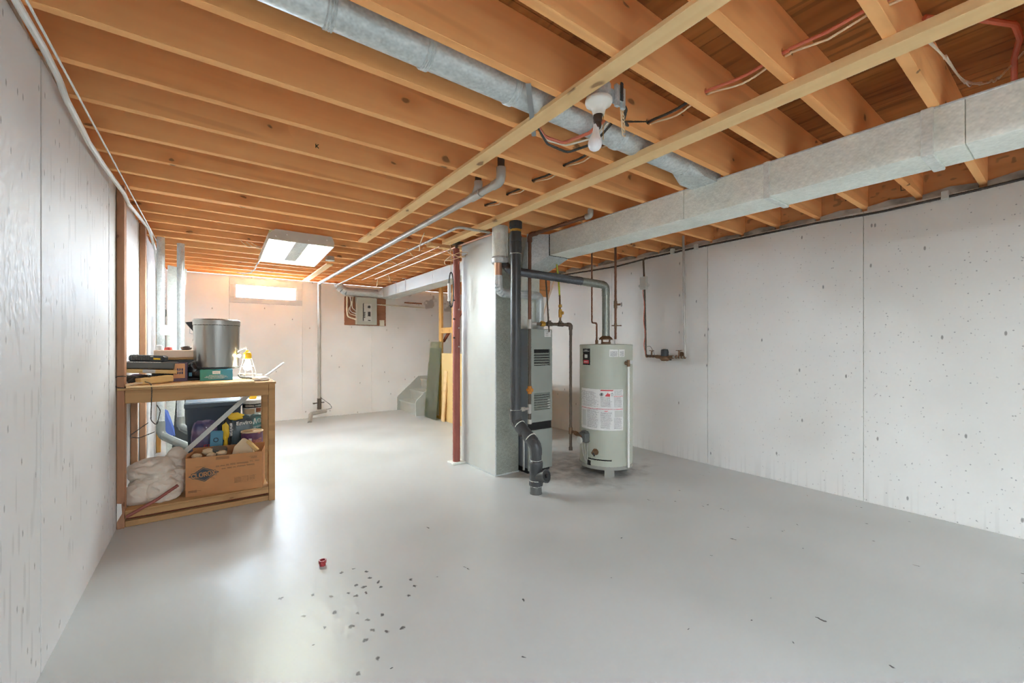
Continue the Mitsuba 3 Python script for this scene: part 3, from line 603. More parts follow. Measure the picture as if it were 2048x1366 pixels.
put('diagram', patch(-60, -46, .45, .60, HR + .0012, .0004), 'label_grey', s); put('diagram', patch(18, 36, .548, .608, HR + .0012, .0004), 'label_grey', s)
# fittings on the tank
g = put('gas_valve', cat([bar(hp(-46, HR - .01, .345), hp(-46, HR + .055, .345), .085, .088, ch=.006), bar(hp(-46, HR + .0, .392), hp(-46, HR + .035, .392), .06, .02)]), 'dark_grey', t)
put('knob', lathe([(0, 0), (.034, 0), (.034, .014), (.028, .018), (0, .018)], hp(-50, HR + .055, .318), (hp(-46, 1, 0) - hp(-46, 0, 0)), 20), 'label_grey', g, smooth=30)
put('supply_tube', cat([tube(fillet([hp(-50 + q * 7, HR + .03, .30), hp(-50 + q * 6, HR + .025, .20), hp(-44 + q * 2, HR + .02, .12)], .03), .0045, 8) for q in range(3)]), 'pipe_steel', g, smooth=30)
put('access_door', cat([patch(-38, 22, .088, .15, HR, .003)]), 'heater_paint', t)
put('slot', hull([hp(a, HR + r, z) for a, z in zip(np.linspace(-38, 12, 9), .158 + .010 * ((np.linspace(-1, 1, 9)) ** 2)) for r in (0, .004)] + [hp(a, HR + .004, .146) for a in (-38, 12)]) if False else patch(-39, 12, .147, .157, HR, .004), 'dark_gap', t)
put('pilot_window', patch(-41, -33, .09, .135, HR, .005), 'ink_black', t)
dv_ = put('drain_valve', lathe([(.030, 0), (.030, .004), (.014, .006), (.014, .04), (.018, .042), (.018, .055), (0, .055)], hp(-22, HR - .002, .222), hp(-22, 1, 0) - hp(-22, 0, 0), 18), 'bronze', t, smooth=30)
put('handle', tube([hp(-22, HR + .05, .222), hp(-19, HR + .06, .198)], .008, 10), 'ink_dark', dv_, smooth=30)
rv = put('relief_valve', cat([rod(hp(45, HR - .01, 1.04), hp(45, HR + .045, 1.04), .017, 14), rod(hp(45, HR + .035, 1.01), hp(45, HR + .035, 1.07), .015, 14)]), 'bronze', t, smooth=30)
put('lever', bar(hp(45, HR + .05, 1.05), hp(52, HR + .055, 1.05), .012, .03), 'steel_bright', rv)
put('overflow_pipe', rod(hp(45, HR + .035, .09), hp(45, HR + .035, 1.02), .0105, 14), 'plastic_white', t, smooth=30)
dh = put('draft_hood', lathe([(.034, .075), (.04, .07), (.062, .05), (.066, .042), (.066, .036), (.058, .036), (.034, .06)], (*HC, 1.222), n=26), 'bronze', t, smooth=30)
for a in (0, 90, 180, 270): put('leg', bx(*(HC[0] + .05 * math.cos(math.radians(a)) + np.array((-.004, .004))), *(HC[1] + .05 * math.sin(math.radians(a)) + np.array((-.004, .004))), 1.218, 1.262), 'bronze', dh)
put('flue_ring', lathe([(0, 0), (.048, 0), (.048, .016), (.03, .02), (0, .02)], (*HC, 1.216), n=22), 'bronze', t, smooth=30)

# ---------------------------------------------------------------- steel post
t = thing('steel_post', 'rust red steel support post with bolt holes, standing beside the return air box', 'post')
PX, PY = 2.03, 3.775
put('outer_tube', rod((PX, PY, .02), (PX, PY, 1.98), .0375, 22), 'rust_red', t, smooth=30)
put('inner_tube', rod((PX, PY, 1.96), (PX, PY, 2.19), .034, 22), 'rust_red', t, smooth=30)
put('base_plate', bx(PX - .075, PX + .075, PY - .065, PY + .065, 0, .02, .003), 'galvanized_dull', t)
put('screw_head', cat([rod((PX, PY, 2.18), (PX, PY, 2.235), .014, 12), bx(PX - .06, PX + .06, PY - .05, PY + .05, 2.235, 2.258)]), 'pipe_iron', t)
for z in (1.66, 1.47, 1.28):
    for dx, dy in ((-.0375, 0), (.0375, 0)) if z != 1.47 else ((-.0375, 0),):
        put('bolt', rod((PX + dx * .9, PY + dx * .5, z), (PX + dx * 1.22, PY + dx * .7, z), .008, 8), 'dark_gap', t)
    put('bolt', rod((PX + .006, PY - .036, z - .09), (PX + .008, PY - .042, z - .09), .008, 8), 'label_grey', t)
for i, (z, r) in enumerate(((2.14, .085), (2.09, .11), (2.06, .12))):
    q = [(PX + r * math.cos(a) * 1.0, PY - .0 + (r + .01) * math.sin(a), z + .05 * math.sin(a + i * 1.3) + .015 * i) for a in np.linspace(0, 6.28, 26)]
    single('wire_coil', tube(q, .004, 6), 'cable_cream', ('topmost and smallest cream wire loop around the top of the red post', 'middle cream wire loop around the top of the red post', 'lowest and widest cream wire loop around the top of the red post')[i], 'wire', smooth=30)
t = thing('fan_belt', 'black rubber belt with a pale paper sleeve hanging beside the red post', 'belt')
lp = [(1.93 + .026 * math.sin(a), 3.70, 1.76 + .17 * math.cos(a) * (1 if math.cos(a) > 0 else 1.05)) for a in np.linspace(0, 6.283, 30)]
put('loop', tube(lp, .006, 8), 'black_rubber', t, smooth=30)
put('sleeve', bx(1.895, 1.925, 3.69, 3.71, 1.64, 1.82, .004), 'label_white', t)
put('hanging_wire', rod((1.93, 3.70, 1.925), (1.925, 3.71, 2.255), .003, 6), 'cable_cream', t)

# ---------------------------------------------------------------- gas piping
t = thing('gas_pipe', 'dark iron gas pipe on the furnace front branching across to the water heater', 'pipe')
GX, GY = 2.36, 2.985
put('overhead_run', tube(fillet([(2.40, 2.268, 2.33), (2.40, 2.268, 2.215), (2.385, 2.40, 2.215), (2.37, 2.93, 2.215)], .03), .0165, 14), 'copper_old', t, smooth=30)
put('elbow', tube(fillet([(2.372, 2.90, 2.215), (GX, GY, 2.215), (GX, GY, 2.15)], .03), .022, 14), 'copper_old', t, smooth=30)
put('elbow', tube(fillet([(2.40, 2.268, 2.27), (2.40, 2.268, 2.215), (2.392, 2.31, 2.215)], .03), .0225, 14), 'pipe_steel', t, smooth=30)
put('drop', rod((GX, GY, 1.42), (GX, GY, 2.16), .0155, 14), 'copper_old', t, smooth=30)
put('tee', cat([rod((GX, GY, 1.355), (GX, GY, 1.44), .021, 14), rod((GX, GY, 1.402), (GX + .07, GY, 1.402), .02, 14)]), 'pipe_steel', t, smooth=30)
put('drop', rod((GX, GY, .50), (GX, GY, 1.37), .014, 14), 'pipe_iron', t, smooth=30)
put('lower_tee', cat([rod((GX, GY, .58), (GX, GY, .665), .0185, 14), rod((GX, GY, .625), (GX - .06, GY - .0, .625), .013, 12), rod((GX - .06, GY, .625), (GX - .085, GY, .625), .02, 12)]), 'pipe_steel', t, smooth=30)
put('cap', rod((GX, GY, .485), (GX, GY, .525), .019, 14), 'pipe_steel', t, smooth=30)
v = put('shutoff_valve', cat([rod((GX, GY - .0, .76), (GX, GY, .83), .02, 14), rod((GX - .03, GY, .795), (GX + .03, GY, .795), .014, 12), bar((GX, GY - .02, .795), (GX, GY - .035, .795), .03, .03)]), 'brass_orange', t, smooth=30)
put('branch', tube(fillet([(GX + .04, GY, 1.402), (2.799, 2.905, 1.402), (2.799, 2.905, 1.30)], .03), .0145, 14), 'pipe_iron', t, smooth=30)
put('elbow', tube(fillet([(2.76, 2.912, 1.402), (2.799, 2.905, 1.402), (2.799, 2.905, 1.355)], .028), .020, 14), 'pipe_iron', t, smooth=30)
for x in (2.565, 2.685): put('tee', cat([rod((x - .03, GY - .08 * (x - GX) / .44, 1.402), (x + .03, GY - .08 * (x - GX) / .44, 1.402), .02, 14), rod((x, GY - .08 * (x - GX) / .44, 1.40), (x, GY - .08 * (x - GX) / .44, 1.435), .0185, 12)]), 'pipe_iron', t, smooth=30)
put('union', cat([rod((2.475, GY - .021, 1.402), (2.515, GY - .028, 1.402), .024, 8), rod((2.49, GY - .02, 1.38), (2.49, GY - .02, 1.43), .012, 8)]), 'brass', t)
put('drop', rod((2.799, 2.905, .215), (2.799, 2.905, 1.36), .0125, 14), 'pipe_iron', t, smooth=30)
put('cap', rod((2.799, 2.905, .195), (2.799, 2.905, .225), .018, 12), 'pipe_iron', t, smooth=30)
h = hp(-46, HR + .05, .352)
put('tee', rod((2.799, 2.905, .352), (2.799, 2.905, .415), .0185, 14), 'bronze', t, smooth=30)
put('heater_branch', tube([(2.799, 2.905, .385), (h[0] + .004, h[1] + .09, .372), h], .011, 12), 'bronze', t, smooth=30)
put('union', tube([np.array((2.799, 2.905, .385)) + (h - np.array((2.799, 2.905, .385))) * s for s in (.38, .6)], .021, 8), 'bronze', t)
t = thing('gas_riser', 'yellow coated gas line with a brass valve rising from the pipe run to the joists', 'pipe')
put('coated_tube', tube(fillet([(2.685, 2.935, 1.66), (2.70, 2.97, 1.85), (2.78, 3.10, 2.10), (2.80, 3.12, 2.262)], .1), .0085, 10), 'yellow_coat', t, smooth=30)
put('lower_tube', rod((2.685, 2.927, 1.43), (2.685, 2.935, 1.68), .009, 10), 'bronze', t, smooth=30)
put('valve', cat([rod((2.685, 2.928, 1.47), (2.685, 2.928, 1.545), .017, 12), rod((2.685, 2.928, 1.51), (2.70, 2.90, 1.51), .016, 10), rod((2.685, 2.93, 1.565), (2.685, 2.93, 1.59), .017, 8)]), 'brass', t, smooth=30)
single('vent_tube', rod((2.565, 2.95, 1.33), (2.60, 3.04, 1.86), .0075, 10), 'pipe_iron', 'thin iron tube slanting up from the gas run behind the dark vent', 'pipe', smooth=30)

# ---------------------------------------------------------------- heater water pipes
t = thing('copper_pipe', 'thin copper pipe with a sideways jog feeding the top of the water heater', 'water pipe')
put('pipe', tube(fillet([(2.975, 2.795, 2.30), (2.980, 2.80, 1.42), (3.032, 2.786, 1.42), (3.032, 2.786, 1.20)], .02), .008, 12), 'copper_old', t, smooth=30)
put('nut', rod((3.032, 2.786, 1.212), (3.032, 2.786, 1.255), .015, 8), 'bronze', t)
t = thing('supply_pipe', 'copper pipe with a hand valve standing on the right of the water heater top', 'water pipe')
CX, CY = 3.177, 2.676
put('pipe', rod((CX, CY, 1.21), (CX, CY, 2.32), .0115, 12), 'copper_old', t, smooth=30)
put('valve_body', cat([rod((CX, CY, 1.565), (CX, CY, 1.635), .017, 12), rod((CX, CY, 1.60), (CX + .035, CY - .03, 1.60), .010, 10)]), 'bronze', t, smooth=30)
put('hand_wheel', lathe([(.006, 0), (.020, 0), (.022, .004), (.020, .008), (.006, .008)], (CX + .04, CY - .034, 1.60), (.76, -.65, 0), 16), 'pipe_steel', t, smooth=30)
put('test_cock', cat([rod((CX - .035, CY + .02, 1.395), (CX + .045, CY - .035, 1.395), .005, 8), rod((CX, CY, 1.37), (CX, CY, 1.42), .0135, 12)]), 'bronze', t, smooth=30)
put('nipple', rod((CX, CY, 1.212), (CX, CY, 1.262), .017, 12), 'plastic_white', t, smooth=30)

# ---------------------------------------------------------------- water meter loop on the right wall
t = thing('water_meter', 'water meter between two upright pipes on the white right wall', 'water meter')
MX = 3.965
put('register', lathe([(0, 0), (.038, 0), (.04, .006), (.04, .055), (.034, .075), (0, .08)], (MX, 2.665, 1.085), n=20), 'charcoal', t, smooth=30)
put('body', lathe([(0, -.04), (.035, -.04), (.05, -.02), (.052, .0), (.045, .012), (0, .012)], (MX, 2.665, 1.075), n=20), 'bronze', t, smooth=30)
for q in (-1, 1): put('coupling', rod((MX, 2.665 + q * .045, 1.075), (MX, 2.665 + q * .10, 1.08), .02, 8), 'bronze', t)
put('wall_bracket', bx(MX + .01, XR, 2.655, 2.675, 1.04, 1.06), 'pipe_iron', t)
t = thing('supply_pipe', 'dark taped pipe with a red wire dropping to the left side of the water meter', 'water pipe')
put('pipe', tube(fillet([(MX, 2.90, 2.185), (MX, 2.94, 2.175), (MX, 2.925, 1.9), (MX, 2.905, 1.09), (MX, 2.76, 1.08)], .02), .0105, 12), 'pipe_iron', t, smooth=30)
put('nipple', cat([rod((MX, 2.90 - q * .038, 1.083), (MX, 2.882 - q * .038, 1.082), .016, 8) for q in range(4)]), 'bronze', t)
put('meter_wire', tube([(MX - .012 + .004 * math.sin(z * 30), 2.928 - .018 * (1.85 - z) / .7 + .008 * math.sin(z * 22), z) for z in np.linspace(1.85, 1.10, 30)], .0042, 6), 'cable_red', t, smooth=30)
put('valve', cat([rod((MX, 2.83, 1.08), (MX, 2.83, 1.14), .009, 10), bar((MX, 2.80, 1.145), (MX, 2.86, 1.145), .01, .008)]), 'bronze', t)
put('wire_loop', tube(fillet([(MX, 2.90, 1.19), (MX - .01, 2.84, 1.20), (MX - .01, 2.80, 1.13), (MX, 2.79, 1.08)], .05), .0025, 6), 'cable_black', t, smooth=30)
t = thing('supply_pipe', 'straight grey pipe rising from the right side of the water meter to the joists', 'water pipe')
put('pipe', tube(fillet([(MX, 2.57, 1.08), (MX, 2.425, 1.082), (MX, 2.437, 1.5), (MX, 2.447, 2.34)], .02), .0118, 12), 'pipe_steel', t, smooth=30)
put('nipple', cat([rod((MX, 2.535 - q * .032, 1.081), (MX, 2.519 - q * .032, 1.081), .017, 8) for q in range(4)]), 'bronze', t)
put('valve', cat([rod((MX, 2.495, 1.08), (MX, 2.495, 1.145), .010, 10), bar((MX, 2.46, 1.15), (MX, 2.53, 1.15), .01, .008), lathe([(0, 0), (.026, 0), (.026, .01), (0, .01)], (MX + .03, 2.48, 1.11), (-1, 0, 0), 14)]), 'bronze', t)
t = thing('control_box', 'small grey box with side lugs on the taped pipe above the water meter', 'electrical box')
put('box', bx(MX - .05, MX - .012, 2.868, 2.952, 1.832, 1.975, .004), 'label_grey', t)
put('lug', cat([trimesh.creation.annulus(.008, .016, .006, transform=frame((MX - .03, y, 1.875), (0, 1, 0), (0, 0, 1))) for y in (2.853, 2.967)]), 'label_grey', t)
single('electric_cable', tube(fillet([(3.985, -.2, 2.20), (4.01, .1, 2.225), (4.05, .45, 2.215), (4.05, .9, 2.20), (4.06, 1.3, 2.215), (4.06, 2.2, 2.215), (4.05, 2.9, 2.205), (4.06, 3.4, 2.18), (4.05, 3.9, 2.19), (4.05, 4.6, 2.215)], .3), .009, 8), 'cable_black', 'black electric cable sagging along the top of the white right wall', 'cable', smooth=30)
for y, z in ((.56, 2.225), (2.62, 2.225), (2.35, 2.22)):
    single('cable_clip', bx(4.02, 4.06, y - .018, y + .018, z - .03, z + .025, .003), 'label_grey', {.56: 'big grey clip on the right wall cable, nearest the right edge of the photo', 2.62: 'grey cable clip between the taped pipe and the grey pipe on the right wall', 2.35: 'grey cable clip just right of the grey pipe on the right wall'}[y], 'clip')
single('yellow_cable', tube(fillet([(3.05, .70, 2.27), (3.10, .76, 2.235), (3.2, .86, 2.24), (3.3, .99, 2.29)], .05), .010, 8), 'bag_yellow', 'bit of yellow cable showing just behind the big duct', 'cable', smooth=30)

# ---------------------------------------------------------------- pipes under the joists
t = thing('drain_pipe', 'long galvanized drain pipe under the joists, dropping down the back wall to the floor', 'drain pipe')
put('run', tube(fillet([(1.447, 2.16, 2.214), (1.44, 7.35, 2.232)], .03), .0235, 18), 'pipe_steel', t, smooth=30)
put('elbow', tube(fillet([(1.447, 2.20, 2.214), (1.447, 2.115, 2.214), (1.447, 2.115, 2.30)], .05), .029, 18), 'pipe_steel', t, smooth=30)
put('riser', rod((1.447, 2.115, 2.28), (1.447, 2.115, 2.42), .022, 16), 'pipe_iron', t, smooth=30)
put('tee', cat([rod((1.447, 2.35, 2.214), (1.447, 2.47, 2.214), .029, 18), tube(fillet([(1.447, 2.42, 2.22), (1.447, 2.385, 2.26), (1.447, 2.385, 2.30)], .03), .028, 16)]), 'pipe_steel', t, smooth=30)
put('riser', rod((1.447, 2.385, 2.29), (1.447, 2.385, 2.42), .021, 16), 'pipe_iron', t, smooth=30)
put('elbow', tube(fillet([(1.44, 7.32, 2.232), (1.44, 7.42, 2.232), (1.44, 7.42, 2.14)], .05), .029, 16), 'pipe_steel', t, smooth=30)
put('drop', rod((1.44, 7.42, .20), (1.44, 7.42, 2.16), .025, 16), 'pipe_steel', t, smooth=30)
put('cleanout_tee', rod((1.44, 7.42, .15), (1.44, 7.42, .33), .032, 16), 'pipe_iron', t, smooth=30)
put('strap', cat([rod((1.36, 7.40, .255), (1.52, 7.42, .262), .008, 8), rod((1.34, 7.40, .255), (1.37, 7.40, .255), .012, 8)]), 'pipe_iron', t)
put('floor_branch', tube(fillet([(1.54, 7.38, .122), (1.30, 7.33, .10), (1.24, 7.10, .0)], .06), .032, 16), 'pipe_steel', t, smooth=30)
put('wire', tube(fillet([(1.44, 7.40, .36), (1.60, 7.38, .22), (1.63, 7.36, .16), (1.50, 7.37, .14)], .06), .004, 6), 'cable_black', t, smooth=30)
single('conduit_pipe', tube(fillet([(1.68, 7.3, 2.205), (1.69, 3.115, 2.205), (2.0, 3.10, 2.205)], .05), .0115, 12), 'pipe_steel', 'thin bent steel conduit below the joists turning to the flue pipe', 'conduit', smooth=30)
single('copper_pipe', tube([(1.895, 6.6, 2.222), (1.905, 3.9, 2.222)], .0085, 10), 'copper_and_reflection', 'thin copper pipe under the joists, nearer the conduit', 'water pipe', smooth=30)
single('copper_pipe', tube(fillet([(2.035, 6.4, 2.222), (2.05, 3.70, 2.222), (2.1, 3.1, 2.228)], .1), .009, 10), 'copper_and_reflection', 'thin copper pipe under the joists passing over the head of the red post', 'water pipe', smooth=30)
for i, (pts) in enumerate(([(1.70, 4.3, 2.25), (1.80, 4.35, 2.19), (1.90, 4.4, 2.16), (1.98, 4.2, 2.20), (2.04, 3.95, 2.24)], [(1.75, 5.0, 2.25), (1.84, 4.8, 2.15), (1.88, 4.7, 2.20), (2.0, 4.6, 2.24)], [(2.06, 6.35, 2.23), (2.12, 6.56, 2.17), (2.20, 6.86, 2.15), (2.22, 6.88, 2.262)], [(1.97, 5.8, 2.25), (2.08, 5.9, 2.12), (2.12, 5.95, 2.14), (2.10, 6.0, 2.24)], [(1.6, 3.6, 2.25), (1.62, 3.75, 2.17), (1.68, 3.9, 2.14), (1.75, 3.95, 2.2)])):
    single('loose_wire', tube(fillet(pts, .06), .0042, 6), 'cable_cream', ('cream wire sagging between the conduit and the copper pipes near the red post', 'cream wire loop hanging from the conduit, midway to the back wall', 'cream wire dropping from the copper pipe end above the breaker panel', 'cream wire hanging in a hook below the copper pipes near the pale duct', 'cream wire looped left of the bend in the thin conduit')[i], 'wire', smooth=30)

# ---------------------------------------------------------------- cables through the joists
for i, (y0, y1, m) in enumerate(((-.9, .66, 'cable_red'), (.66, 1.0, 'cable_red'), (1.0, 1.31, 'cable_black'), (1.31, 2.9, 'cable_black'))):
    pts = [(1.775 + .006 * math.sin(y * 9 + i), y, 2.325 - .012 * math.sin((y - .07) / .3048 * math.pi) ** 2) for y in np.linspace(y0, y1, 14 + 20 * (i == 3))]
    single('electric_cable', tube(pts, .0065, 8), m, ('red electric cable through the joists at the very front', 'short red electric cable between two joists left of the thick batten', 'dark electric cable through the joists beside the bulb holder', 'dark electric cable threaded through the row of joists past the bulb')[i], 'cable', smooth=30)
    single('electric_cable', tube([(p[0] + .016, p[1], p[2] - .006 - .012 * math.sin((p[1] - .07) / .3048 * math.pi) ** 2) for p in pts], .0042, 6), 'cable_cream', ('cream wire beside the red cable at the very front', 'cream wire beside the short red cable', 'cream wire beside the dark cable near the bulb holder', 'cream wire beside the dark cable through the row of joists')[i], 'wire', smooth=30)
tw = fillet([(2.16, .366, 2.372), (2.263, .352, 2.37), (2.40, .333, 2.365), (2.587, .322, 2.365), (2.697, .312, 2.365), (2.777, .276, 2.37), (2.83, .237, 2.38), (2.84, .15, 2.47), (2.84, .112, 2.48)], .04)
tl = np.linspace(0, 1, 90); tp = np.array([[np.interp(q, np.linspace(0, 1, len(tw)), tw[:, j]) for j in range(3)] for q in tl])
tp[:, 2] += .004 * np.sin(tl * 70)
single('twisted_wire', tube(tp, .0052 + .0014 * np.sin(tl * 100), 6), 'plastic_cream', 'twisted white wire pair hanging between the thick batten and the big duct', 'wire', smooth=30)
single('wire_end', tube(fillet([(2.69, .313, 2.365), (2.71, .30, 2.34), (2.74, .295, 2.37), (2.76, .32, 2.40)], .01), .0026, 6), 'cable_white', 'bare pinkish wire end sticking out of the twisted white wire', 'wire', smooth=30)
single('red_cable', tube(fillet([(2.20, .36, 2.45), (2.302, .299, 2.445), (2.366, .235, 2.44), (2.512, .16, 2.44), (2.643, .155, 2.44), (2.806, .181, 2.44), (2.95, .19, 2.40), (3.05, .20, 2.38)], .06), .0105, 8), 'cable_red', 'orange red cable drooping at the top right above the big duct', 'cable', smooth=30)

# ---------------------------------------------------------------- bulb holder
t = thing('bulb_holder', 'white porcelain lampholder with an unlit white bulb under a metal box between the joists', 'lamp')
LX, LY = 1.352, 1.231
put('junction_box', lathe([(0, 0), (.052, 0), (.052, .062), (0, .062)], (LX, LY, 2.262), n=8), 'galvanized', t)
put('bracket', cat([bx(LX + .058, LX + .080, LY - .05, LY - .034, 2.235, 2.33, .002), bx(LX + .084, LX + .094, LY - .05, LY - .03, 2.26, 2.335, .002), bx(LX + .097, LX + .118, LY - .05, LY - .034, 2.235, 2.325, .002), bx(LX + .045, LX + .12, LY - .033, LY - .028, 2.25, 2.31)]), 'galvanized', t)
put('bracket_bar', bx(LX + .082, LX + .096, LY - .055, LY - .05, 2.262, 2.34), 'ink_dark', t)
h = put('porcelain_base', lathe([(.020, -.045), (.024, -.045), (.027, -.03), (.034, -.012), (.055, .002), (.058, .010), (.057, .02), (.050, .022), (0, .022)], (LX, LY, 2.238), n=32), 'porcelain', t, smooth=40)
put('socket', lathe([(0, -.10), (.014, -.10), (.0165, -.085), (.0155, -.075), (.0185, -.07), (.019, -.042), (0, -.042)], (LX - .003, LY + .003, 2.238), n=20), 'socket_brown', t, smooth=30)
put('bulb', lathe([(0, -.112), (.012, -.1105), (.022, -.104), (.0285, -.092), (.030, -.080), (.0272, -.066), (.0205, -.050), (.0148, -.036), (.0128, -.02), (.0128, 0), (0, 0)], (LX - .008, LY + .006, 2.152), (0.06, -.045, 1), n=28), 'bulb_glass', t, smooth=40)
put('pull_chain', rod((LX + .016, LY - .012, 2.21), (LX + .015, LY - .012, 2.088), .0016, 6), 'brass', t)
put('feed_cable', tube(fillet([(LX + .11, LY - .03, 2.27), (LX + .16, LY - .02, 2.265), (LX + .20, LY + .03, 2.245), (LX + .26, LY + .05, 2.25), (1.60, LY + .062, 2.27), (1.775, LY + .064, 2.325)], .04), .007, 8), 'cable_black', t, smooth=30)
put('coiled_wire', tube([(LX + .155 + .035 * s + .011 * math.cos(s * 44), LY + .02 * s, 2.275 - .10 * s + .011 * math.sin(s * 44)) for s in np.linspace(0, 1, 90)], .0026, 6), 'cable_cream', t, smooth=30)
single('loose_cable', tube(fillet([(1.50, 1.33, 2.262), (1.49, 1.42, 2.236), (1.44, 1.55, 2.225), (1.36, 1.60, 2.255), (1.30, 1.592, 2.30)], .05), .008, 8), 'cable_red', 'orange cable drooping under the round duct beside the bare bulb', 'cable', smooth=30)
single('loose_cable', tube(fillet([(1.53, 1.33, 2.262), (1.53, 1.43, 2.228), (1.46, 1.55, 2.218), (1.37, 1.60, 2.24), (1.30, 1.592, 2.292)], .05), .0045, 6), 'plastic_cream', 'thin cream cable drooping under the round duct beside the bare bulb', 'cable', smooth=30)
single('loose_cable', tube(fillet([(1.55, 1.33, 2.262), (1.56, 1.45, 2.218), (1.49, 1.57, 2.198), (1.38, 1.60, 2.222), (1.30, 1.592, 2.288)], .05), .006, 6), 'cable_black', 'black cable drooping lowest under the round duct beside the bare bulb', 'cable', smooth=30)

# ---------------------------------------------------------------- electrical panel
t = thing('breaker_panel', 'grey electrical breaker panel on a brown board on the back wall', 'electrical panel')
put('backboard', bx(1.866, 2.591, YB - .02, YB, 1.56, 2.055, .002), 'board_brown', t)
b = put('cover', bx(2.045, 2.398, YB - .115, YB - .02, 1.572, 2.05, .004), 'panel_grey', t)
put('breaker_bay', bx(2.15, 2.30, YB - .119, YB - .115, 1.63, 1.94), 'label_grey', b)
put('breaker', cat([bx(2.15, 2.165, YB - .123, YB - .117, 1.635, 1.945)]), 'ink_dark', b)
for z0, z1 in ((1.865, 1.905), (1.72, 1.80), (1.64, 1.655)): put('breaker', bx(2.235, 2.28, YB - .124, YB - .118, z0, z1), 'ink_dark', b)
for q in range(4): put('breaker', bx(2.168, 2.19, YB - .124, YB - .118, 1.69 + .028 * q, 1.708 + .028 * q), 'ink_dark', b)
for i, pts in enumerate(([(1.90, 7.50, 2.06), (1.895, 7.49, 1.80), (1.91, 7.49, 1.70), (2.05, 7.48, 1.66)], [(1.96, 7.50, 2.07), (1.965, 7.49, 1.93), (1.94, 7.49, 1.82), (1.98, 7.48, 1.78), (2.05, 7.48, 1.76)], [(2.0, 7.50, 2.07), (1.98, 7.48, 1.92), (1.92, 7.48, 1.84), (1.925, 7.48, 1.76), (2.05, 7.47, 1.72)], [(1.93, 7.50, 2.07), (1.975, 7.47, 1.94), (1.98, 7.47, 1.85), (2.05, 7.47, 1.80)])):
    put('cable', tube(fillet(pts, .06), (.014, .008, .007, .007)[i], 8), 'plastic_cream' if i % 2 == 0 else 'cable_white', t, smooth=30)
single('outlet_box', bx(2.475, 2.555, YB - .05, YB - .02, 1.555, 1.665, .004), 'plastic_cream', 'small cream box on the brown board right of the breaker panel', 'electrical box')
single('wall_conduit', rod((2.40, YB - .03, 1.945), (3.35, YB - .03, 1.93), .011, 10), 'plastic_cream', 'thin pale conduit along the back wall right of the breaker panel', 'conduit', smooth=30)
single('wall_board', bx(2.95, 3.30, YB - .02, YB, 2.0, 2.025, .002), 'board_brown', 'narrow brown strip on the back wall under the pale duct', 'wood strip')

# ---------------------------------------------------------------- stairs
t = thing('staircase', 'grey painted wooden winder stairs starting in the far corner of the back wall', 'stairs')
SX = 2.84
for q, (x0, z) in enumerate(((SX, 0), (SX + .20, .185), (SX + .42, .37))):
    put('riser', bx(x0 + .02, x0 + .04, 6.70, 7.52, z, z + .175), 'stair_paint', t)
    put('tread', hull([(x0, y, zz) for y in (6.70, 7.52) for zz in (z + .165, z + .195)] + [(x0 + .26, y, zz) for y in (6.70, 7.52) for zz in (z + .165, z + .195)]) if q < 2 else bx(x0, 3.95, 6.7, 7.52, z + .165, z + .195, .003), 'stair_paint', t)
put('stringer', prism([(0, 0), (1.1, 0), (1.1, .62), (.42, .62), (.02, .27), (0, .24)], .03, (SX - .03, 7.55 - .001, 0), (1, 0, 0), (0, 0, 1)), 'stair_paint', t)
put('stringer', prism([(0, 0), (1.1, 0), (1.1, .62), (.42, .62), (.02, .27), (0, .24)], .03, (SX - .03, 6.70, 0), (1, 0, 0), (0, 0, 1)), 'stair_paint', t)

t = thing('stud_wall', 'bare yellow wood stud partition closing off the stairs', 'stud wall')
for y in (6.20, 5.75, 4.95, 4.30): put('stud', bx(3.03, 3.068, y - .045, y + .045, 1.03 if y == 5.75 else 0, ZC, .002), 'bright_stud', t)
put('blocking', bx(3.03, 3.068, 5.80, 6.155, 1.40, 1.49, .002), 'bright_stud', t)
put('sheathing', bx(3.010, 3.028, 4.1, 6.10, .0, 1.08, .002), 'yellow_board', t)
put('bottom_plate', bx(3.03, 3.068, 4.1, 6.65, .0, .038, .002), 'bright_stud', t)
single('handrail', bar((3.12, 6.25, 1.27), (3.12, 5.55, 1.78), .035, .045, ch=.006), 'dark_wood', 'dark brown handrail slanting behind the yellow studs', 'handrail')
for i, (ytop, h, off, y0, y1) in enumerate(((0, 1.265, 0, 6.105, 6.545), (0, 1.16, .006, 6.13, 6.555), (0, .93, .012, 6.105, 6.56))):
    lean = (.10) * h / 1.265
    a, b = np.array((2.925 - off, y0, .004)), np.array((2.925 - off + lean, y0 + .02, h))
    m = hull([(x + dx, y, z) for dx in (0, .004) for (x, z, e) in ((a[0], a[2], 0), (b[0], b[2], 1)) for y in (y0 + .0 * e, y1 + .0 * e)])
    single('glass_sheet', m, 'green_glass', ('tallest sheet of green tinted glass leaning on the stud wall', 'middle sheet of green tinted glass in the leaning stack', 'shortest sheet of green tinted glass at the front of the leaning stack')[i], 'glass sheet')
single('wood_strip', bar((2.965, 5.965, .0), (3.005, 5.93, .80), .09, .02, up=(1, 0, 0), ch=.002), 'strap_wood', 'narrow pale wood strip leaning beside the green glass sheets', 'wooden strip')
t = thing('stair_framing', 'orange wood framing corner seen behind the furnace vent', 'wood framing')
put('header', bx(3.12, 3.32, 3.80, 3.84, 1.79, 1.99, .002), 'rim_wood', t)
put('stud', bx(3.14, 3.19, 3.80, 3.84, 1.30, 1.79, .002), 'bright_stud', t)
put('top_block', bx(3.12, 3.32, 3.80, 3.84, 1.992, 2.258, .002), 'rim_wood', t)
put('brace', bar((3.16, 3.78, 1.50), (3.30, 3.70, 1.98), .02, .02), 'peach_board', t)

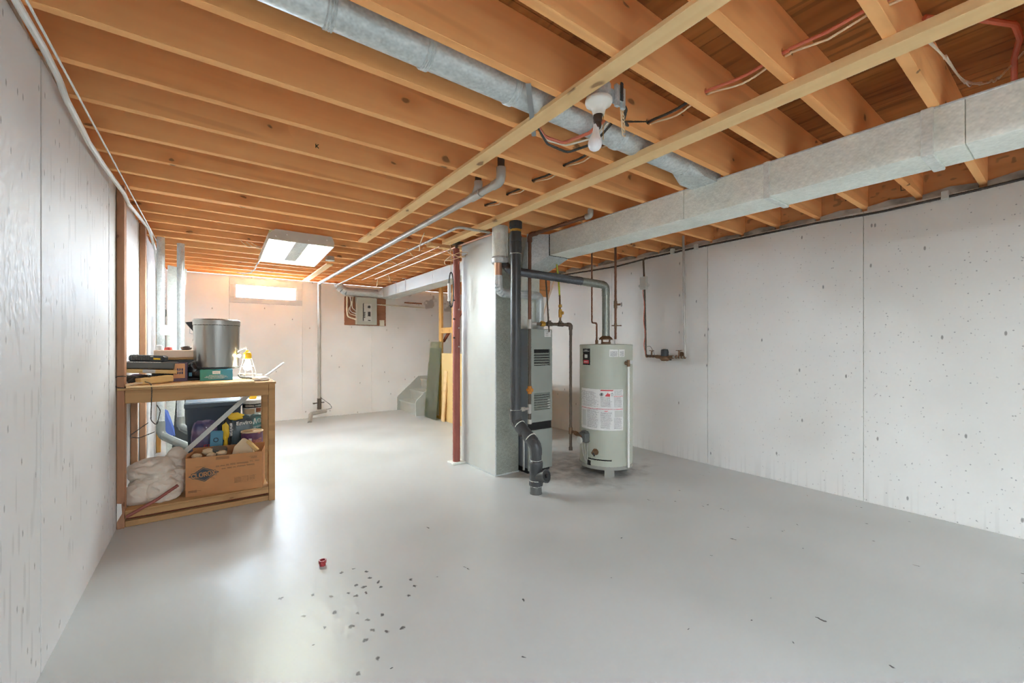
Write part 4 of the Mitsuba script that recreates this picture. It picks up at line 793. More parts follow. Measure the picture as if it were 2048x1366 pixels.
# ---------------------------------------------------------------- left wall
single('wall_cable', tube(fillet([(-.48, .6, 2.26), (-.48, 1.944, 2.245), (-.48, 2.137, 2.25), (-.48, 2.34, 2.235), (-.478, 2.42, 2.20), (-.48, 2.60, 2.195), (-.478, 2.80, 2.175), (-.478, 3.13, 2.185), (-.455, 3.62, 2.175), (-.455, 3.80, 2.16), (-.47, 4.4, 2.23), (-.45, 4.9, 2.235), (-.46, 5.5, 2.16), (-.46, 5.7, 2.0)], .12), .0115, 10), 'cable_white', 'thick white cable clipped along the top of the left wall', 'cable', smooth=30)
single('taut_wire', rod((-.44, .4, 2.205), (-.44, 5.56, 2.235), .0042, 8), 'cable_white', 'thin straight white wire running just under the joist ends on the left', 'wire', smooth=30)
t = thing('wall_stud', 'dark weathered wooden upright on the left wall rising to the joists behind the bench', 'wooden stud')
put('stud', bx(-.502, -.464, 4.765, 4.853, 0, 2.255, .002), 'post_wood', t)
single('wall_stud', bx(-.502, -.464, 6.1, 6.14, 0, 2.255, .002), 'bright_stud', 'narrow pale wooden upright on the left wall next to the back corner', 'wooden stud')
t = thing('riser_pipe', 'grey metal pipe by the left wall, left of two, curving out under the workbench', 'pipe')
put('pipe', rod((-.403, 5.3, .42), (-.403, 5.3, ZC - .002), .032, 18), 'galvanized', t, smooth=30)
el = fillet([(-.403, 5.3, .46), (-.403, 5.28, .33), (-.28, 5.16, .27)], .12, 5)
for a, b in zip(el, el[1:]): put('elbow_segment', tube([a, b], [.035, .0365], 18), 'dull_pipe', t, smooth=30)
put('boot', tube([(-.29, 5.17, .275), (-.17, 5.07, .215), (-.12, 5.04, .15)], [.035, .040, .045], 18), 'dull_pipe', t, smooth=30)
t = thing('riser_pipe', 'grey metal pipe by the left wall, right of two, curving out under the workbench', 'pipe')
put('pipe', rod((-.259, 5.5, .42), (-.259, 5.5, ZC - .002), .032, 18), 'galvanized', t, smooth=30)
el = fillet([(-.259, 5.5, .46), (-.259, 5.48, .36), (-.15, 5.36, .30)], .12, 5)
for a, b in zip(el, el[1:]): put('elbow_segment', tube([a, b], [.035, .0365], 18), 'dull_pipe', t, smooth=30)
put('boot', tube([(-.16, 5.37, .305), (-.05, 5.28, .26), (.0, 5.25, .22)], [.035, .037, .04], 18), 'dull_pipe', t, smooth=30)
t = thing('conduit', 'dark thin conduit with a coupling between the two grey pipes at the left wall', 'conduit')
put('tube', rod((-.39, 5.55, .95), (-.40, 5.55, 2.12), .011, 10), 'dark_grey', t, smooth=30)
put('coupling', rod((-.392, 5.55, 1.50), (-.392, 5.55, 1.57), .017, 10), 'dark_grey', t, smooth=30)
single('leaning_panel', hull([(-.385, 5.60, 0), (-.345, 5.60, 0), (-.375, 5.66, 2.05), (-.215, 5.66, 2.02), (-.385, 5.61, 0), (-.345, 5.61, 0), (-.375, 5.67, 2.05), (-.215, 5.67, 2.02)]), 'galvanized_dull', 'tapered grey metal sheet between the two grey pipes', 'metal sheet')
single('paper_tag', bx(-.40, -.29, 5.20, 5.21, 1.30, 1.40, .001), 'label_white', 'small white paper tag on the left grey pipe', 'tag')

# ---------------------------------------------------------------- workbench
t = thing('workbench', 'rough wooden workbench along the left wall, its front post rising to the joists', 'workbench')
BXL, BXR, BY0, BY1 = -.502, .40, 3.70, 4.32
put('post', bx(BXL, -.464, BY0, BY0 + .089, 0, 2.252, .002), 'post_wood', t)
put('leg', bx(BXR - .042, BXR, BY0, BY0 + .089, 0, .905, .002), 'bench_wood', t)
put('leg', bx(BXR - .042, BXR, BY1 - .089, BY1, 0, .905, .002), 'bench_wood', t)
put('leg', bx(BXL, -.464, BY1 - .04, BY1, 0, .905, .002), 'post_wood', t)
put('apron', bx(-.463, BXR - .043, BY0 + .004, BY0 + .042, .818, .905, .002), 'bench_wood', t)
put('apron', bx(-.463, BXR - .043, BY1 - .042, BY1 - .004, .818, .905, .002), 'bench_wood', t)
put('side_rail', bx(BXR - .040, BXR - .002, BY0 + .09, BY1 - .09, .818, .905, .002), 'bench_wood', t)
put('top', bx(BXL + .002, BXR + .006, BY0 - .012, BY1 + .012, .905, .921, .002), 'bench_wood', t)
put('top_sheet', bx(-.455, .265, BY0 - .02, BY1, .921, .932, .002), 'strap_wood', t)
put('shelf_rail', bx(-.463, BXR - .043, BY0 + .004, BY0 + .042, .062, .100, .002), 'bench_wood', t)
put('bottom_rail', bx(-.463, BXR - .043, BY0 + .012, BY0 + .05, .002, .040, .002), 'bench_wood', t)
put('shelf_rail', bx(-.463, BXR - .043, BY1 - .042, BY1 - .004, .062, .100, .002), 'bench_wood', t)
put('shelf', bx(-.463, BXR - .043, BY0 + .004, BY1, .1, .112, .002), 'bench_wood', t)
put('gap_shade_board', bx(-.46, BXR - .045, BY0 + .055, BY0 + .06, .002, .098), 'dark_wood', t)  # dark board standing for the shade between the two rails
ZT, ZH = .932, .112
single('label_strip', hull([(-.5, 3.698, .05), (-.475, 3.698, .10), (-.5, 3.698, .17), (-.478, 3.698, .165), (-.5, 3.6965, .05), (-.475, 3.6965, .10), (-.5, 3.6965, .17), (-.478, 3.6965, .165)]), 'label_white', 'scrap of white sticker at the foot of the tall bench post', 'sticker')

# things on the workbench
t = thing('toner_box', 'teal and blue flat carton with white print under the steel trash can', 'box')
put('carton', bx(-.072, .134, 3.92, 4.24, ZT, 1.017, .003), 'teal_card', t)
put('white_panel', bx(.005, .055, 3.9185, 3.92, .983, 1.006), 'label_white', t)
put('print', cat([bx(.03 - w / 2, .03 + w / 2, 3.9188, 3.92, z, z + .0035) for w, z in ((.09, .971), (.13, .963), (.145, .956), (.10, .948))] + [bx(.012, .048, 3.918, 3.9186, .991, .998)]), 'label_grey', t, kind='stuff')
t = thing('trash_can', 'round brushed steel trash can with a lid and black hinge on the workbench', 'trash can')
CC = (.035, 4.108)
put('body', lathe([(0, 1.017), (.146, 1.017), (.148, 1.03), (.155, 1.36), (0, 1.36)], (*CC, 0), n=56), 'brushed_steel', t, smooth=30)
put('base_ring', lathe([(.0, 1.0172), (.150, 1.0172), (.1515, 1.02), (.1515, 1.032), (.146, 1.034)], (*CC, 0), n=56), 'charcoal', t, smooth=30)
put('lid', lathe([(.15, 1.363), (.158, 1.363), (.1585, 1.372), (.158, 1.40), (.150, 1.409), (0, 1.418)], (*CC, 0), n=56), 'steel_lid', t, smooth=30)
put('lid_gap', lathe([(.0, 1.359), (.1525, 1.359), (.1525, 1.364), (0, 1.364)], (*CC, 0), n=48), 'dark_gap', t, smooth=30)
hx = np.array((CC[0] - .158, CC[1] + .055))
put('hinge', hull([(hx[0] - .005 + dx, hx[1] + dy, z) for dx, dy, z in ((.04, -.02, 1.395), (.04, .03, 1.395), (-.04, .0, 1.385), (-.04, .03, 1.38), (.02, -.01, 1.30), (.02, .02, 1.30), (-.02, .01, 1.36), (.04, 0, 1.30))]), 'black_rubber', t)
put('bail', tube([(hx[0] - .018, hx[1] + .02, 1.37), (hx[0] - .018, hx[1] + .02, 1.30), (hx[0] + .01, hx[1] + .01, 1.29)], .003, 6), 'steel_bright', t)

t = thing('work_lamp', 'lit caged work lamp with a yellow cap standing right of the trash can', 'work lamp')
W = np.array((.238, 4.04))
put('cap', lathe([(0, 1.165), (.010, 1.162), (.014, 1.15), (.026, 1.142), (.030, 1.125), (.030, 1.098), (.026, 1.093), (0, 1.093)], (*W, 0), n=20), 'lamp_yellow', t, smooth=30)
put('hook', tube(fillet([(W[0], W[1], 1.155), (W[0] - .005, W[1], 1.185), (W[0] - .055, W[1] + .01, 1.165), (W[0] - .085, W[1] + .01, 1.125)], .03), .006, 8), 'plastic_white', t, smooth=30)
cg = put('cage_ring', cat([tube([(W[0] + r * math.cos(a), W[1] + r * math.sin(a), z) for a in np.linspace(0, 6.283, 25)], .0022, 6) for r, z in ((.032, 1.092), (.048, 1.03), (.062, .97))]), 'plastic_white', t, smooth=30)
for a in np.arange(7) * 2 * math.pi / 7: put('cage_wire', tube([(W[0] + r * math.cos(a), W[1] + r * math.sin(a), z) for r, z in ((.031, 1.093), (.048, 1.03), (.062, .97), (.058, .936))], .0024, 6), 'plastic_white', t, smooth=30)
put('bulb', lathe([(0, -.035), (.018, -.031), (.028, -.018), (.030, 0), (.024, .022), (.014, .045), (.013, .06), (0, .06)], (*W, 1.03), n=18), 'bulb_glass', t, smooth=40, emitter={'type': 'area', 'radiance': rgb(tuple(c * .10 for c in WORKLAMP_L))})
put('side_bulb', lathe([(0, -.014), (.009, -.011), (.014, 0), (.009, .011), (0, .014)], (W[0] - .058, W[1] - .02, 1.118), n=12), 'bulb_glass', t, smooth=40, emitter={'type': 'area', 'radiance': rgb(WORKLAMP_L)})
put('clamp', cat([bar((W[0] - .05, W[1] - .10, .955), (W[0] + .03, W[1] - .14, .940), .016, .012), bar((W[0] - .02, W[1] - .10, .95), (W[0] + .08, W[1] - .13, .94), .014, .012)]), 'label_grey', t)
put('cord', tube(fillet([(W[0] - .01, W[1] - .02, .95), (W[0] - .07, W[1] - .06, .97), (W[0] - .05, W[1] - .12, .945), (W[0] + .03, W[1] - .15, .94), (W[0] + .06, W[1] - .10, .94)], .04), .006, 8), 'dark_grey', t, smooth=30)
put('adapter', bx(W[0] + .06, W[0] + .10, W[1] - .09, W[1] - .05, ZT - .011, .968, .004), 'plastic_white', t)
single('plastic_bag', blob((.315, 3.86, .935), (.06, .05, .024), .35, 6, 3, 5, .9225), 'plastic_white', 'crumpled white plastic scrap at the right end of the bench top', 'plastic bag', smooth=True)
single('brush_handle', tube([(.375, 4.20, .935), (.43, 4.26, .965), (.53, 4.37, 1.032), (.545, 4.385, 1.04)], [.007, .0085, .0095, .008], 12), 'plastic_white', 'white handle sticking up past the right end of the workbench', 'handle', smooth=30)

t = thing('tan_product_box', 'small tan fronted box with dark marks beside the black power tool', 'box')
put('carton', bx(-.232, -.148, 3.975, 4.055, ZT, 1.07, .002), 'purple_card', t)
put('face', bx(-.230, -.162, 3.9735, 3.975, .957, 1.066), 'tan_card', t)
put('marks', cat([bx(-.222 + .013 * q, -.213 + .013 * q, 3.9725, 3.9736, z, z + .018) for q in range(4) for z in (1.012, .988) if not (q == 0 and z > 1)]), 'purple_card', t, kind='stuff')
t = thing('power_tool', 'glossy black power tool lying between the tan box and the teal carton', 'power tool')
tb = blob((-.105, 4.10, 1.005), (.062, .075, .072), .06, 3, 3, 2)
put('housing', tb, 'black_gloss', t, smooth=True)
put('base', bx(-.155, -.05, 4.03, 4.17, ZT, .955, .006), 'black_rubber', t)
put('nozzle', tube([(-.09, 4.06, .985), (-.045, 3.99, .985), (-.015, 3.965, .98)], [.03, .032, .024], 16), 'charcoal', t, smooth=30)
put('strap', tube(fillet([(-.15, 4.06, 1.05), (-.10, 4.04, 1.085), (-.045, 4.06, 1.05), (-.03, 4.07, .99)], .03), .006, 8), 'dark_grey', t, smooth=30)
put('badge', bx(-.142, -.122, 4.022, 4.03, .965, .995, .002), 'blue_card', t)
t = thing('wooden_plank', 'yellowish plank lying across the left end of the workbench', 'plank')
put('plank', bar((-.495, 4.03, 1.022), (-.205, 4.00, 1.005), .12, .026, ch=.002), 'yellow_board', t)
put('label', bar((-.40, 3.958, 1.019), (-.33, 3.953, 1.014), .003, .024), 'label_grey', t)
t = thing('tool_case', 'long dark grey tool case under the battery charger', 'case')
put('body', bar((-.495, 4.06, 1.063), (-.215, 4.02, 1.052), .13, .050, ch=.006), 'dark_grey', t)
put('edge_line', bar((-.495, 3.995, 1.085), (-.30, 3.967, 1.078), .004, .004), 'label_white', t)
t = thing('battery_charger', 'black ribbed battery charger with a yellow label on top of the tool stack', 'charger')
put('body', bar((-.475, 4.07, 1.112), (-.275, 4.04, 1.100), .11, .046, ch=.010), 'charcoal', t)
put('rib', cat([bar((-.465 + .009 * q, 4.012 - .0013 * q, 1.13), (-.465 + .009 * q, 4.008 - .0013 * q, 1.096), .004, .004, up=(0, 1, 0)) for q in range(11)]), 'dark_grey', t, kind='stuff')
put('label', bar((-.345, 3.992, 1.105), (-.305, 3.986, 1.102), .003, .012), 'bag_yellow', t)
put('badge', bar((-.362, 3.995, 1.122), (-.345, 3.992, 1.121), .003, .007), 'label_grey', t)
single('wood_block', bar((-.405, 3.78, .955), (-.24, 3.88, .967), .075, .042, ch=.004), 'yellow_board', 'pale wood block at the front left of the bench top', 'wood block')
single('wood_chip', bar((-.47, 3.72, .936), (-.39, 3.77, .948), .05, .012, ch=.002), 'paper_tan', 'flat pale wood scrap beside the tall bench post', 'wood scrap')
single('cable_tangle', cat([tube([(-.42 + .07 * math.sin(a * 1.3 + i) + .03 * i / 4, 3.86 + .05 * math.cos(a * 1.7 + i * 2), .95 + .022 * math.sin(a * 2.1 + i) + .02) for a in np.linspace(0, 6.5, 36)], .0045, 6) for i in range(5)]), 'cable_black', 'tangle of black cables on the bench beside the tall post', 'cable', smooth=30)
single('grey_sander', blob((-.425, 3.93, .967), (.055, .06, .034), .12, 4, 3, 8, ZT), 'purple_card', 'dull purple grey rounded tool under the yellowish plank', 'tool', smooth=True)
single('hanging_cable', tube(fillet([(-.39, 3.80, .96), (-.33, 3.69, .945), (-.325, 3.675, .90), (-.33, 3.672, .70), (-.30, 3.672, .66), (-.28, 3.674, .76), (-.30, 3.674, .80)], .04), .0028, 6), 'cable_black', 'thin dark cable hanging over the front edge of the workbench', 'cable', smooth=30)
single('hanging_cable', tube(fillet([(-.32, 3.80, .60), (-.40, 3.79, .57), (-.46, 3.80, .58), (-.40, 3.81, .63), (-.36, 3.85, .66)], .04), .0026, 6), 'cable_black', 'thin dark wire looped below the bench apron', 'wire', smooth=30)
single('post_cable', tube(fillet([(-.47, 3.79, .99), (-.46, 3.695, 1.0), (-.508, 3.690, 1.0), (-.508, 3.69, .93), (-.46, 3.692, .92), (-.40, 3.75, .95)], .02), .0032, 6), 'cable_black', 'black cable looped around the tall bench post', 'cable', smooth=30)
t = thing('wooden_slab', 'pale peach slab with a brown edge behind the tool case', 'board')
put('slab', bx(-.36, -.10, 4.18, 4.31, 1.107, 1.165, .003), 'peach_board', t)
put('edge', bx(-.36, -.10, 4.176, 4.312, 1.09, 1.106, .002), 'bench_wood', t)
single('black_case', bx(-.37, -.11, 4.17, 4.31, ZT, 1.089, .006), 'charcoal', 'dark case beneath the pale peach slab', 'case')
single('white_spool', lathe([(0, 1.166), (.022, 1.166), (.022, 1.20), (.012, 1.206), (0, 1.206)], (-.33, 4.22, 0), n=16), 'plastic_white', 'small white spool standing on the pale slab', 'spool', smooth=30)
single('red_disc', lathe([(0, 1.166), (.026, 1.166), (.022, 1.186), (0, 1.19)], (-.275, 4.21, 0), n=14), 'red_bright', 'small red disc lying on the pale slab', 'disc', smooth=30)
single('brown_scrap', blob((-.165, 4.25, 1.18), (.035, .02, .018), .3, 5, 2, 3, 1.1655), 'socket_brown', 'small brown scrap on the pale slab beside the trash can', 'scrap', smooth=True)

# things under the workbench
a = math.radians(-9.5)
ux, uy = np.array((math.cos(a), math.sin(a), 0)), np.array((-math.sin(a), math.cos(a), 0))
O = np.array((-.152, 3.785, ZH))
def loc(m):
    M = np.eye(4); M[:3, 0], M[:3, 1], M[:3, 3] = ux, uy, O; m = m.copy(); m.apply_transform(M); return m
CW, CD, CH = .474, .22, .277
t = thing('cardboard_box', 'open brown cardboard carton with a blue diamond logo on the bench shelf', 'cardboard box')
put('front_wall', loc(bx(0, CW, 0, .004, 0, CH)), 'cardboard', t)
put('back_wall', loc(bx(0, CW, CD - .004, CD, 0, CH + .028)), 'cardboard', t)
put('side_wall', loc(bx(0, .004, .004, CD - .004, 0, CH)), 'cardboard', t)
put('side_wall', loc(bx(CW - .004, CW, .004, CD - .004, 0, CH)), 'cardboard', t)
put('bottom', loc(bx(.004, CW - .004, .004, CD - .004, 0, .004)), 'cardboard', t)
put('flap', loc(hull([(x, y, z) for x, y, z in ((0, .0, CH), (0, .22, CH), (-.0, .03, CH + .025), (.03, .2, CH + .02), (.004, 0, CH), (.004, .22, CH))])), 'cardboard', t)
LX0, LZ0 = .108, .150
def dia(w, h): return [(-w, 0), (-w * .86, .12 * h), (0, h), (w * .86, .12 * h), (w, 0), (w * .86, -.12 * h), (0, -h), (-w * .86, -.12 * h)]
def place(m, x, z, y=0): m = m.copy(); m.apply_transform(frame((x, -y, z), (1, 0, .10), (0, 0, 1))); return loc(m)
def ex(p, d): return trimesh.creation.extrude_polygon(Polygon(p), d, engine='earcut')
lg = put('logo', place(ex(dia(.094, .053), .0006), LX0, LZ0), 'card_ink', t, label='dark blue diamond logo')
put('outline', place(trimesh.creation.extrude_polygon(Polygon(dia(.084, .0465), [dia(.079, .0435)]), .0004, engine='earcut'), LX0, LZ0, .0006), 'cardboard', lg)
tm = meshkit.text_mesh('CLOROX', .033, .0010, True); tm.apply_scale([.146 / (tm.bounds[1][0] - tm.bounds[0][0]), 1, 1]); tm.apply_translation((-.073, -.0165, 0))
tm = cat([tm] + [tm.copy().apply_translation((dx, dz, 0)) for dx, dz in ((.0008, 0), (-.0008, 0))]); sh = tm.copy(); sh.apply_scale([1.03, 1.18, .7]); sh.apply_translation((0, 0, 0))
put('logo_shadow', place(sh, LX0 - .004, LZ0, .0006), 'card_ink', lg)
put('lettering', place(tm, LX0 - .004, LZ0, .0012), 'cardboard', lg)
pr = [loc(text('CLOROX CLEANING PRODUCTS', .0035, (.06, 0, .205), (1, 0, .06), (0, 0, 1), .0006)),
      loc(text('LISTEN TO FAITH LOCATIONS', .013, (.175, 0, .192), (1, 0, .04), (0, 0, 1), .0006, width=.26)),
      loc(text('TWO WORKS', .012, (.215, 0, .168), (1, 0, .04), (0, 0, 1), .0006, width=.17))] if False else []
for x, z, w, h in ((.18, .192, .022, .012), (.206, .194, .030, .010), (.243, .196, .018, .012), (.268, .197, .034, .015), (.308, .20, .075, .011), (.392, .206, .022, .012), (.425, .208, .028, .009),
                   (.215, .172, .024, .010), (.25, .174, .028, .011), (.285, .176, .018, .009), (.31, .178, .055, .010), (.372, .181, .05, .012), (.06, .207, .06, .003), (.15, .118, .02, .004), (.15, .110, .026, .003), (.016, .034, .075, .003), (.016, .026, .05, .016), (.39, .245, .05, .004), (.40, .234, .04, .008)):
    pr.append(loc(bx(x, x + w, -.0005, 0, z, z + h)))
put('print', cat(pr), 'card_print', t, kind='stuff')
put('barcode', cat([loc(bx(.295 + q * .0062, .295 + q * .0062 + random.choice((.0015, .003, .004)), -.0006, 0, .062 + q * .0004, .098 + q * .0004)) for q in range(22)] + [loc(bx(.290, .4355, -.0005, 0, z, z + .0015)) for z in (.060, .103)]), 'card_print', t, kind='stuff')
put('tape_mark', loc(bx(.18, .262, -.0006, 0, .248, .268)), 'card_print', t)
R = lambda x, y, z: O + ux * x + uy * y + np.array((0, 0, z))
single('paper_bag', hull([R(.25, .10, .20), R(.42, .10, .2), R(.25, .17, .2), R(.42, .17, .2), R(.28, .11, .31), R(.33, .12, .365), R(.37, .12, .35), R(.40, .13, .29), R(.34, .16, .36)]), 'paper_tan', 'crumpled tan paper bag sticking out of the cardboard carton', 'paper bag')
single('wood_piece', bar(R(.365, .12, .345), R(.435, .10, .265), .03, .022, ch=.002), 'yellow_board', 'short pale wood piece leaning in the right end of the carton', 'wood scrap')
for i, (x, y, z, r) in enumerate(((.05, .08, .27, .025), (.06, .03, .262, .02), (.14, .07, .272, .022), (.20, .10, .274, .026), (.11, .14, .285, .03))):
    single('paper_wad', blob(R(x, y, z), (r * 1.3, r, r * .8), .3, 5, 2, i), 'paper_tan', ('paper wad at the left end of the carton, toward the back', 'paper wad at the left front corner of the carton', 'paper wad left of centre at the carton rim', 'paper wad at the middle of the carton beside the tan bag', 'largest paper wad, lying against the back wall of the carton')[i], 'paper', smooth=True)
single('round_tin', lathe([(0, -.02), (.05, -.02), (.052, -.015), (.052, .015), (.045, .022), (0, .024)], R(.175, .16, .28), (0.1, -.2, 1), 22), 'dark_grey', 'dark round tin lid lying behind the carton rim', 'tin', smooth=30)

cl = [blob((-.345, 3.95, .19), (.115, .15, .10), .16, 2.0, 4, 1, ZH), blob((-.405, 3.84, .175), (.062, .065, .078), .14, 2.4, 4, 2, ZH), blob((-.275, 3.825, .178), (.082, .07, .082), .16, 2.2, 4, 3, ZH),
      blob((-.345, 3.905, .315), (.12, .095, .062), .22, 2.4, 4, 4, ZH), blob((-.21, 3.985, .335), (.06, .075, .085), .18, 2.6, 4, 5, ZH), blob((-.20, 3.92, .215), (.045, .05, .095), .18, 2.6, 4, 6, ZH), blob((-.315, 3.86, .262), (.10, .055, .03), .25, 3, 4, 7, ZH)]
M = mani(cl[0])
for q in cl[1:]: M = M + mani(q)
cm = unmani(M.refine_to_length(.011)); cm.merge_vertices(); trimesh.smoothing.filter_taubin(cm, iterations=12)
cv = np.array(cm.vertices); r1 = 1 - np.abs(2 * meshkit.fbm(cv * np.array((13, 13, 20)) + 3, 2, 5) - 1) * 2.2; r2 = 1 - np.abs(2 * meshkit.fbm(cv * np.array((34, 34, 26)) + 9, 2, 8) - 1) * 2.0
cv += np.array(cm.vertex_normals) * (.020 * r1 + .006 * r2)[:, None]; cv[:, 2] = np.maximum(cv[:, 2], ZH); cv[:, 0] = np.maximum(cv[:, 0], -.50); cv[:, 1] = np.maximum(cv[:, 1], 3.748 + .02 * cv[:, 2]); cm.vertices = cv
single('drop_cloth', cm, 'cloth_white', 'crumpled off-white drop cloth bundled on the bench shelf beside the carton', 'cloth', smooth=50)
single('rusty_rod', tube([(-.455, 3.69, .075), (-.30, 3.715, .152), (-.19, 3.732, .222)], .0105, 12), 'rust_red', 'rust red rod slanting across the front of the drop cloth', 'rod', smooth=30)
single('grey_strip', bar((-.168, 4.035, .385), (.262, 4.10, .80), .034, .012, up=(0, -1, 0), ch=.002), 'label_grey', 'long pale grey strip leaning diagonally under the workbench', 'strip')
t = thing('storage_tote', 'large dark blue plastic tote behind the workbench', 'storage tote')
put('tub', hull([(x, y, z) for x, y, z in ((-.15, 4.50, 0), (.19, 4.50, 0), (-.15, 4.82, 0), (.19, 4.82, 0), (-.175, 4.47, .66), (.215, 4.47, .66), (-.175, 4.85, .66), (.215, 4.85, .66))]), 'tote_blue', t)
put('lid', bx(-.19, .23, 4.455, 4.865, .66, .712, .010), 'tote_blue', t)
single('flat_panel', bx(-.345, -.14, 5.72, 5.74, 0, .92, .003), 'charcoal', 'dark flat panel standing behind the bench near the curved pipes', 'panel')
single('blue_bag', hull([(-.385, 5.45, .30), (-.30, 5.45, .28), (-.385, 5.45, .56), (-.36, 5.48, .54), (-.31, 5.47, .36)]), 'plastic_blue', 'bit of bright blue plastic between the curved grey pipe and the dark panel', 'plastic bag')
t = thing('detergent_bag', 'dark purple plastic bag with red letters beside the blue carton under the bench', 'bag')
put('bag', pillow((-.045, 4.235, .35), (.088, .05, .235), .10, 3, 11, ZH), 'bag_purple', t, smooth=True)
put('lettering', text('ER', .035, (-.055, 4.165, .365), (1, 0, 0), (0, 0, 1), .002), 'ink_red', t)
t = thing('blue_carton', 'upright light blue carton leaning under the workbench', 'box')
put('carton', bar((.018, 4.14, ZH + .01), (.035, 4.145, .505), .085, .05, up=(0, 1, 0), ch=.003), 'blue_card', t)
put('emblem', trimesh.creation.annulus(.012, .018, .002, transform=frame((.028, 4.113, .44), (1, 0, 0), (0, 0, 1))), 'tote_blue', t)
t = thing('yellow_bag', 'folded yellow and black plastic bag under the workbench', 'bag')
put('bag', pillow((.10, 4.20, .36), (.036, .045, .245), .15, 4, 12, ZH), 'black_rubber', t, smooth=True)
put('fold', blob((.093, 4.145, .49), (.026, .012, .075), .4, 5, 3, 13), 'bag_yellow', t, smooth=True)
put('fold', blob((.095, 4.150, .40), (.014, .01, .055), .4, 5, 3, 14), 'bag_yellow', t, smooth=True)
t = thing('ice_melt_bag', 'dark grey green bag with white letters standing under the workbench', 'bag')
put('bag', pillow((.20, 4.22, .35), (.092, .055, .255), .09, 3, 15, ZH), 'bag_dark', t, smooth=True)
put('lettering', text('Enviro', .028, (.165, 4.150, .535), (1, 0, .05), (0, 0, 1), .006), 'label_white', t); put('side_lettering', text('environ', .022, (.122, 4.150, .560), (0, 0, -1), (1, 0, 0), .006), 'label_white', t)
put('yellow_tab', blob((.165, 4.185, .607), (.055, .018, .03), .35, 5, 3, 16), 'bag_yellow', t, smooth=True)
t = thing('ice_melt_bag', 'slumped green bag with white letters against the right rear bench leg', 'bag')
put('bag', pillow((.345, 4.385, .29), (.10, .05, .285), .10, 3, 17, 0.0), 'bag_green', t, smooth=True)
put('lettering', text('Melt', .045, (.275, 4.318, .50), (1, .1, .25), (0, 0, 1), .006), 'label_white', t); put('small_lettering', text('arctic', .02, (.30, 4.320, .465), (1, .1, .25), (0, 0, 1), .006), 'label_white', t)
single('plain_carton', bx(.25, .43, 4.46, 4.64, 0, .53, .003), 'cardboard', 'plain brown carton behind the bench under the white paint pail', 'cardboard box')
t = thing('paint_pail', 'white paint pail with a black label on the plain carton behind the bench', 'paint pail')
PC = (.315, 4.545)
put('pail', lathe([(0, .53), (.082, .53), (.090, .69), (0, .69)], (*PC, 0), n=36), 'plastic_white', t, smooth=30)
put('lid', lathe([(.08, .69), (.097, .69), (.098, .702), (.092, .71), (.08, .708), (0, .706)], (*PC, 0), n=36), 'plastic_white', t, smooth=30)
aim = -np.array(PC) / np.linalg.norm(PC); ang0 = math.atan2(aim[1], aim[0])
def band(c, r, a0, a1, z0, z1, th=.001, n=14):
    P = [(c[0] + rr * math.cos(q), c[1] + rr * math.sin(q), z) for q in np.linspace(a0, a1, n) for rr in (r, r + th) for z in (z0, z1)]
    F = []
    for j in range(n - 1):
        k = 4 * j
        for A_, B_ in ((2, 3), (0, 2), (3, 1), (1, 0)): F += [(k + A_, k + B_, k + 4 + B_), (k + A_, k + 4 + B_, k + 4 + A_)]
    m = trimesh.Trimesh(np.array(P), np.array(F), process=False); m.fix_normals(); return m
lb = put('label', band(PC, .0885, ang0 - 1.2, ang0 + 1.2, .632, .668), 'ink_black', t)
tm = meshkit.text_mesh('GENERAL PAINT', .0125, .0012, True); tm.apply_translation((-(tm.bounds[1][0]) / 2, -.006, 0)); v = np.array(tm.vertices)
qa = ang0 + v[:, 0] / .09; rr = .0896 + v[:, 2]; tm.vertices = np.column_stack([PC[0] + rr * np.cos(qa), PC[1] + rr * np.sin(qa), .65 + v[:, 1]])
put('lettering', tm, 'label_white', lb)
put('swatch', cat([band(PC, .0865, ang0 - .9, ang0 + .1, .575, .622), ]), 'paper_tan', t); put('swatch', band(PC, .0865, ang0 + .25, ang0 + .75, .59, .628), 'dark_wood', t)
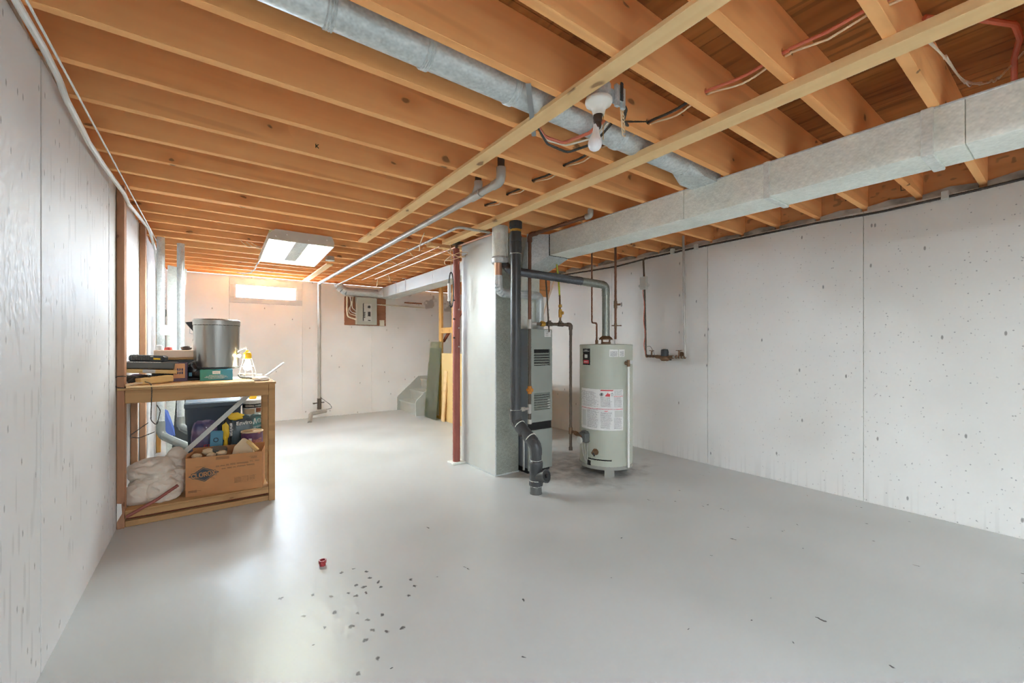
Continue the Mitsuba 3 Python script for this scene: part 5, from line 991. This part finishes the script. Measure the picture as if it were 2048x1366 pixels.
single('sponge', bx(.28, .34, 4.52, 4.57, .7065, .76, .006), 'lamp_yellow', 'small yellow block on the lid of the white paint pail', 'sponge')
t = thing('white_pail', 'plain white pail below the purple labelled can, right of the carton', 'pail')
KC = (.275, 4.085)
put('pail', lathe([(0, ZH), (.072, ZH), (.080, .335), (.084, .336), (.084, .346), (0, .346)], (*KC, 0), n=32), 'plastic_white', t, smooth=30)
t = thing('paint_can', 'round paint can with a pale metal lid and purple label under the bench', 'paint can')
put('can', lathe([(0, .347), (.078, .347), (.078, .485), (0, .485)], (*KC, 0), n=36), 'can_label', t, smooth=30)
put('lid', lathe([(.0, .486), (.066, .486), (.068, .492), (.074, .494), (.081, .492), (.081, .484), (.078, .482)], (*KC, 0), n=36), 'paper_tan', t, smooth=30)
ang1 = math.atan2(-KC[1], -KC[0])
put('badge', band(KC, .0785, ang1 - .3, ang1 - .05, .41, .44), 'label_white', t)

# ---------------------------------------------------------------- small things on the floor
single('red_plug', cat([lathe([(0, 0), (.016, 0), (.016, .012), (.02, .014), (.02, .03), (.013, .03), (.013, .018), (0, .018)], (.491, 2.444, 0), n=12)]), 'red_plastic', 'small dark red plastic plug lying on the grey floor', 'plug', smooth=30)

# ink stamps on the timber
def stamp(jy, txt, x, z, h):
    k = [q for q in scene if q.startswith('ceiling__joist') and abs(np.asarray(meshkit.WRITTEN[scene[q]['filename']][0])[:, 1].min() - jy) < .002][0]
    put('stamp', text(txt, h, (x, jy - .0006, z), (1, 0, 0), (0, 0, 1), .0006), 'ink_black', k)
stamp(2.509, '11 2', -.20, 2.415, .022); stamp(2.813, '6 2', -.235, 2.40, .022); stamp(2.509, 'K', .465, 2.30, .022)
for y, z in ((.70, 2.34), (1.03, 2.36)):
    k = put('stamp', cat([bx(XR + .0402, XR + .041, y + a, y + b, z + c, z + d) for a, b, c, d in ((0, .10, 0, .004), (0, .10, .056, .06), (0, .004, 0, .06), (.096, .1, 0, .06), (.015, .085, .02, .026), (.015, .06, .036, .042))]), 'ink_dark', 'ceiling__rim_board', kind='stuff')
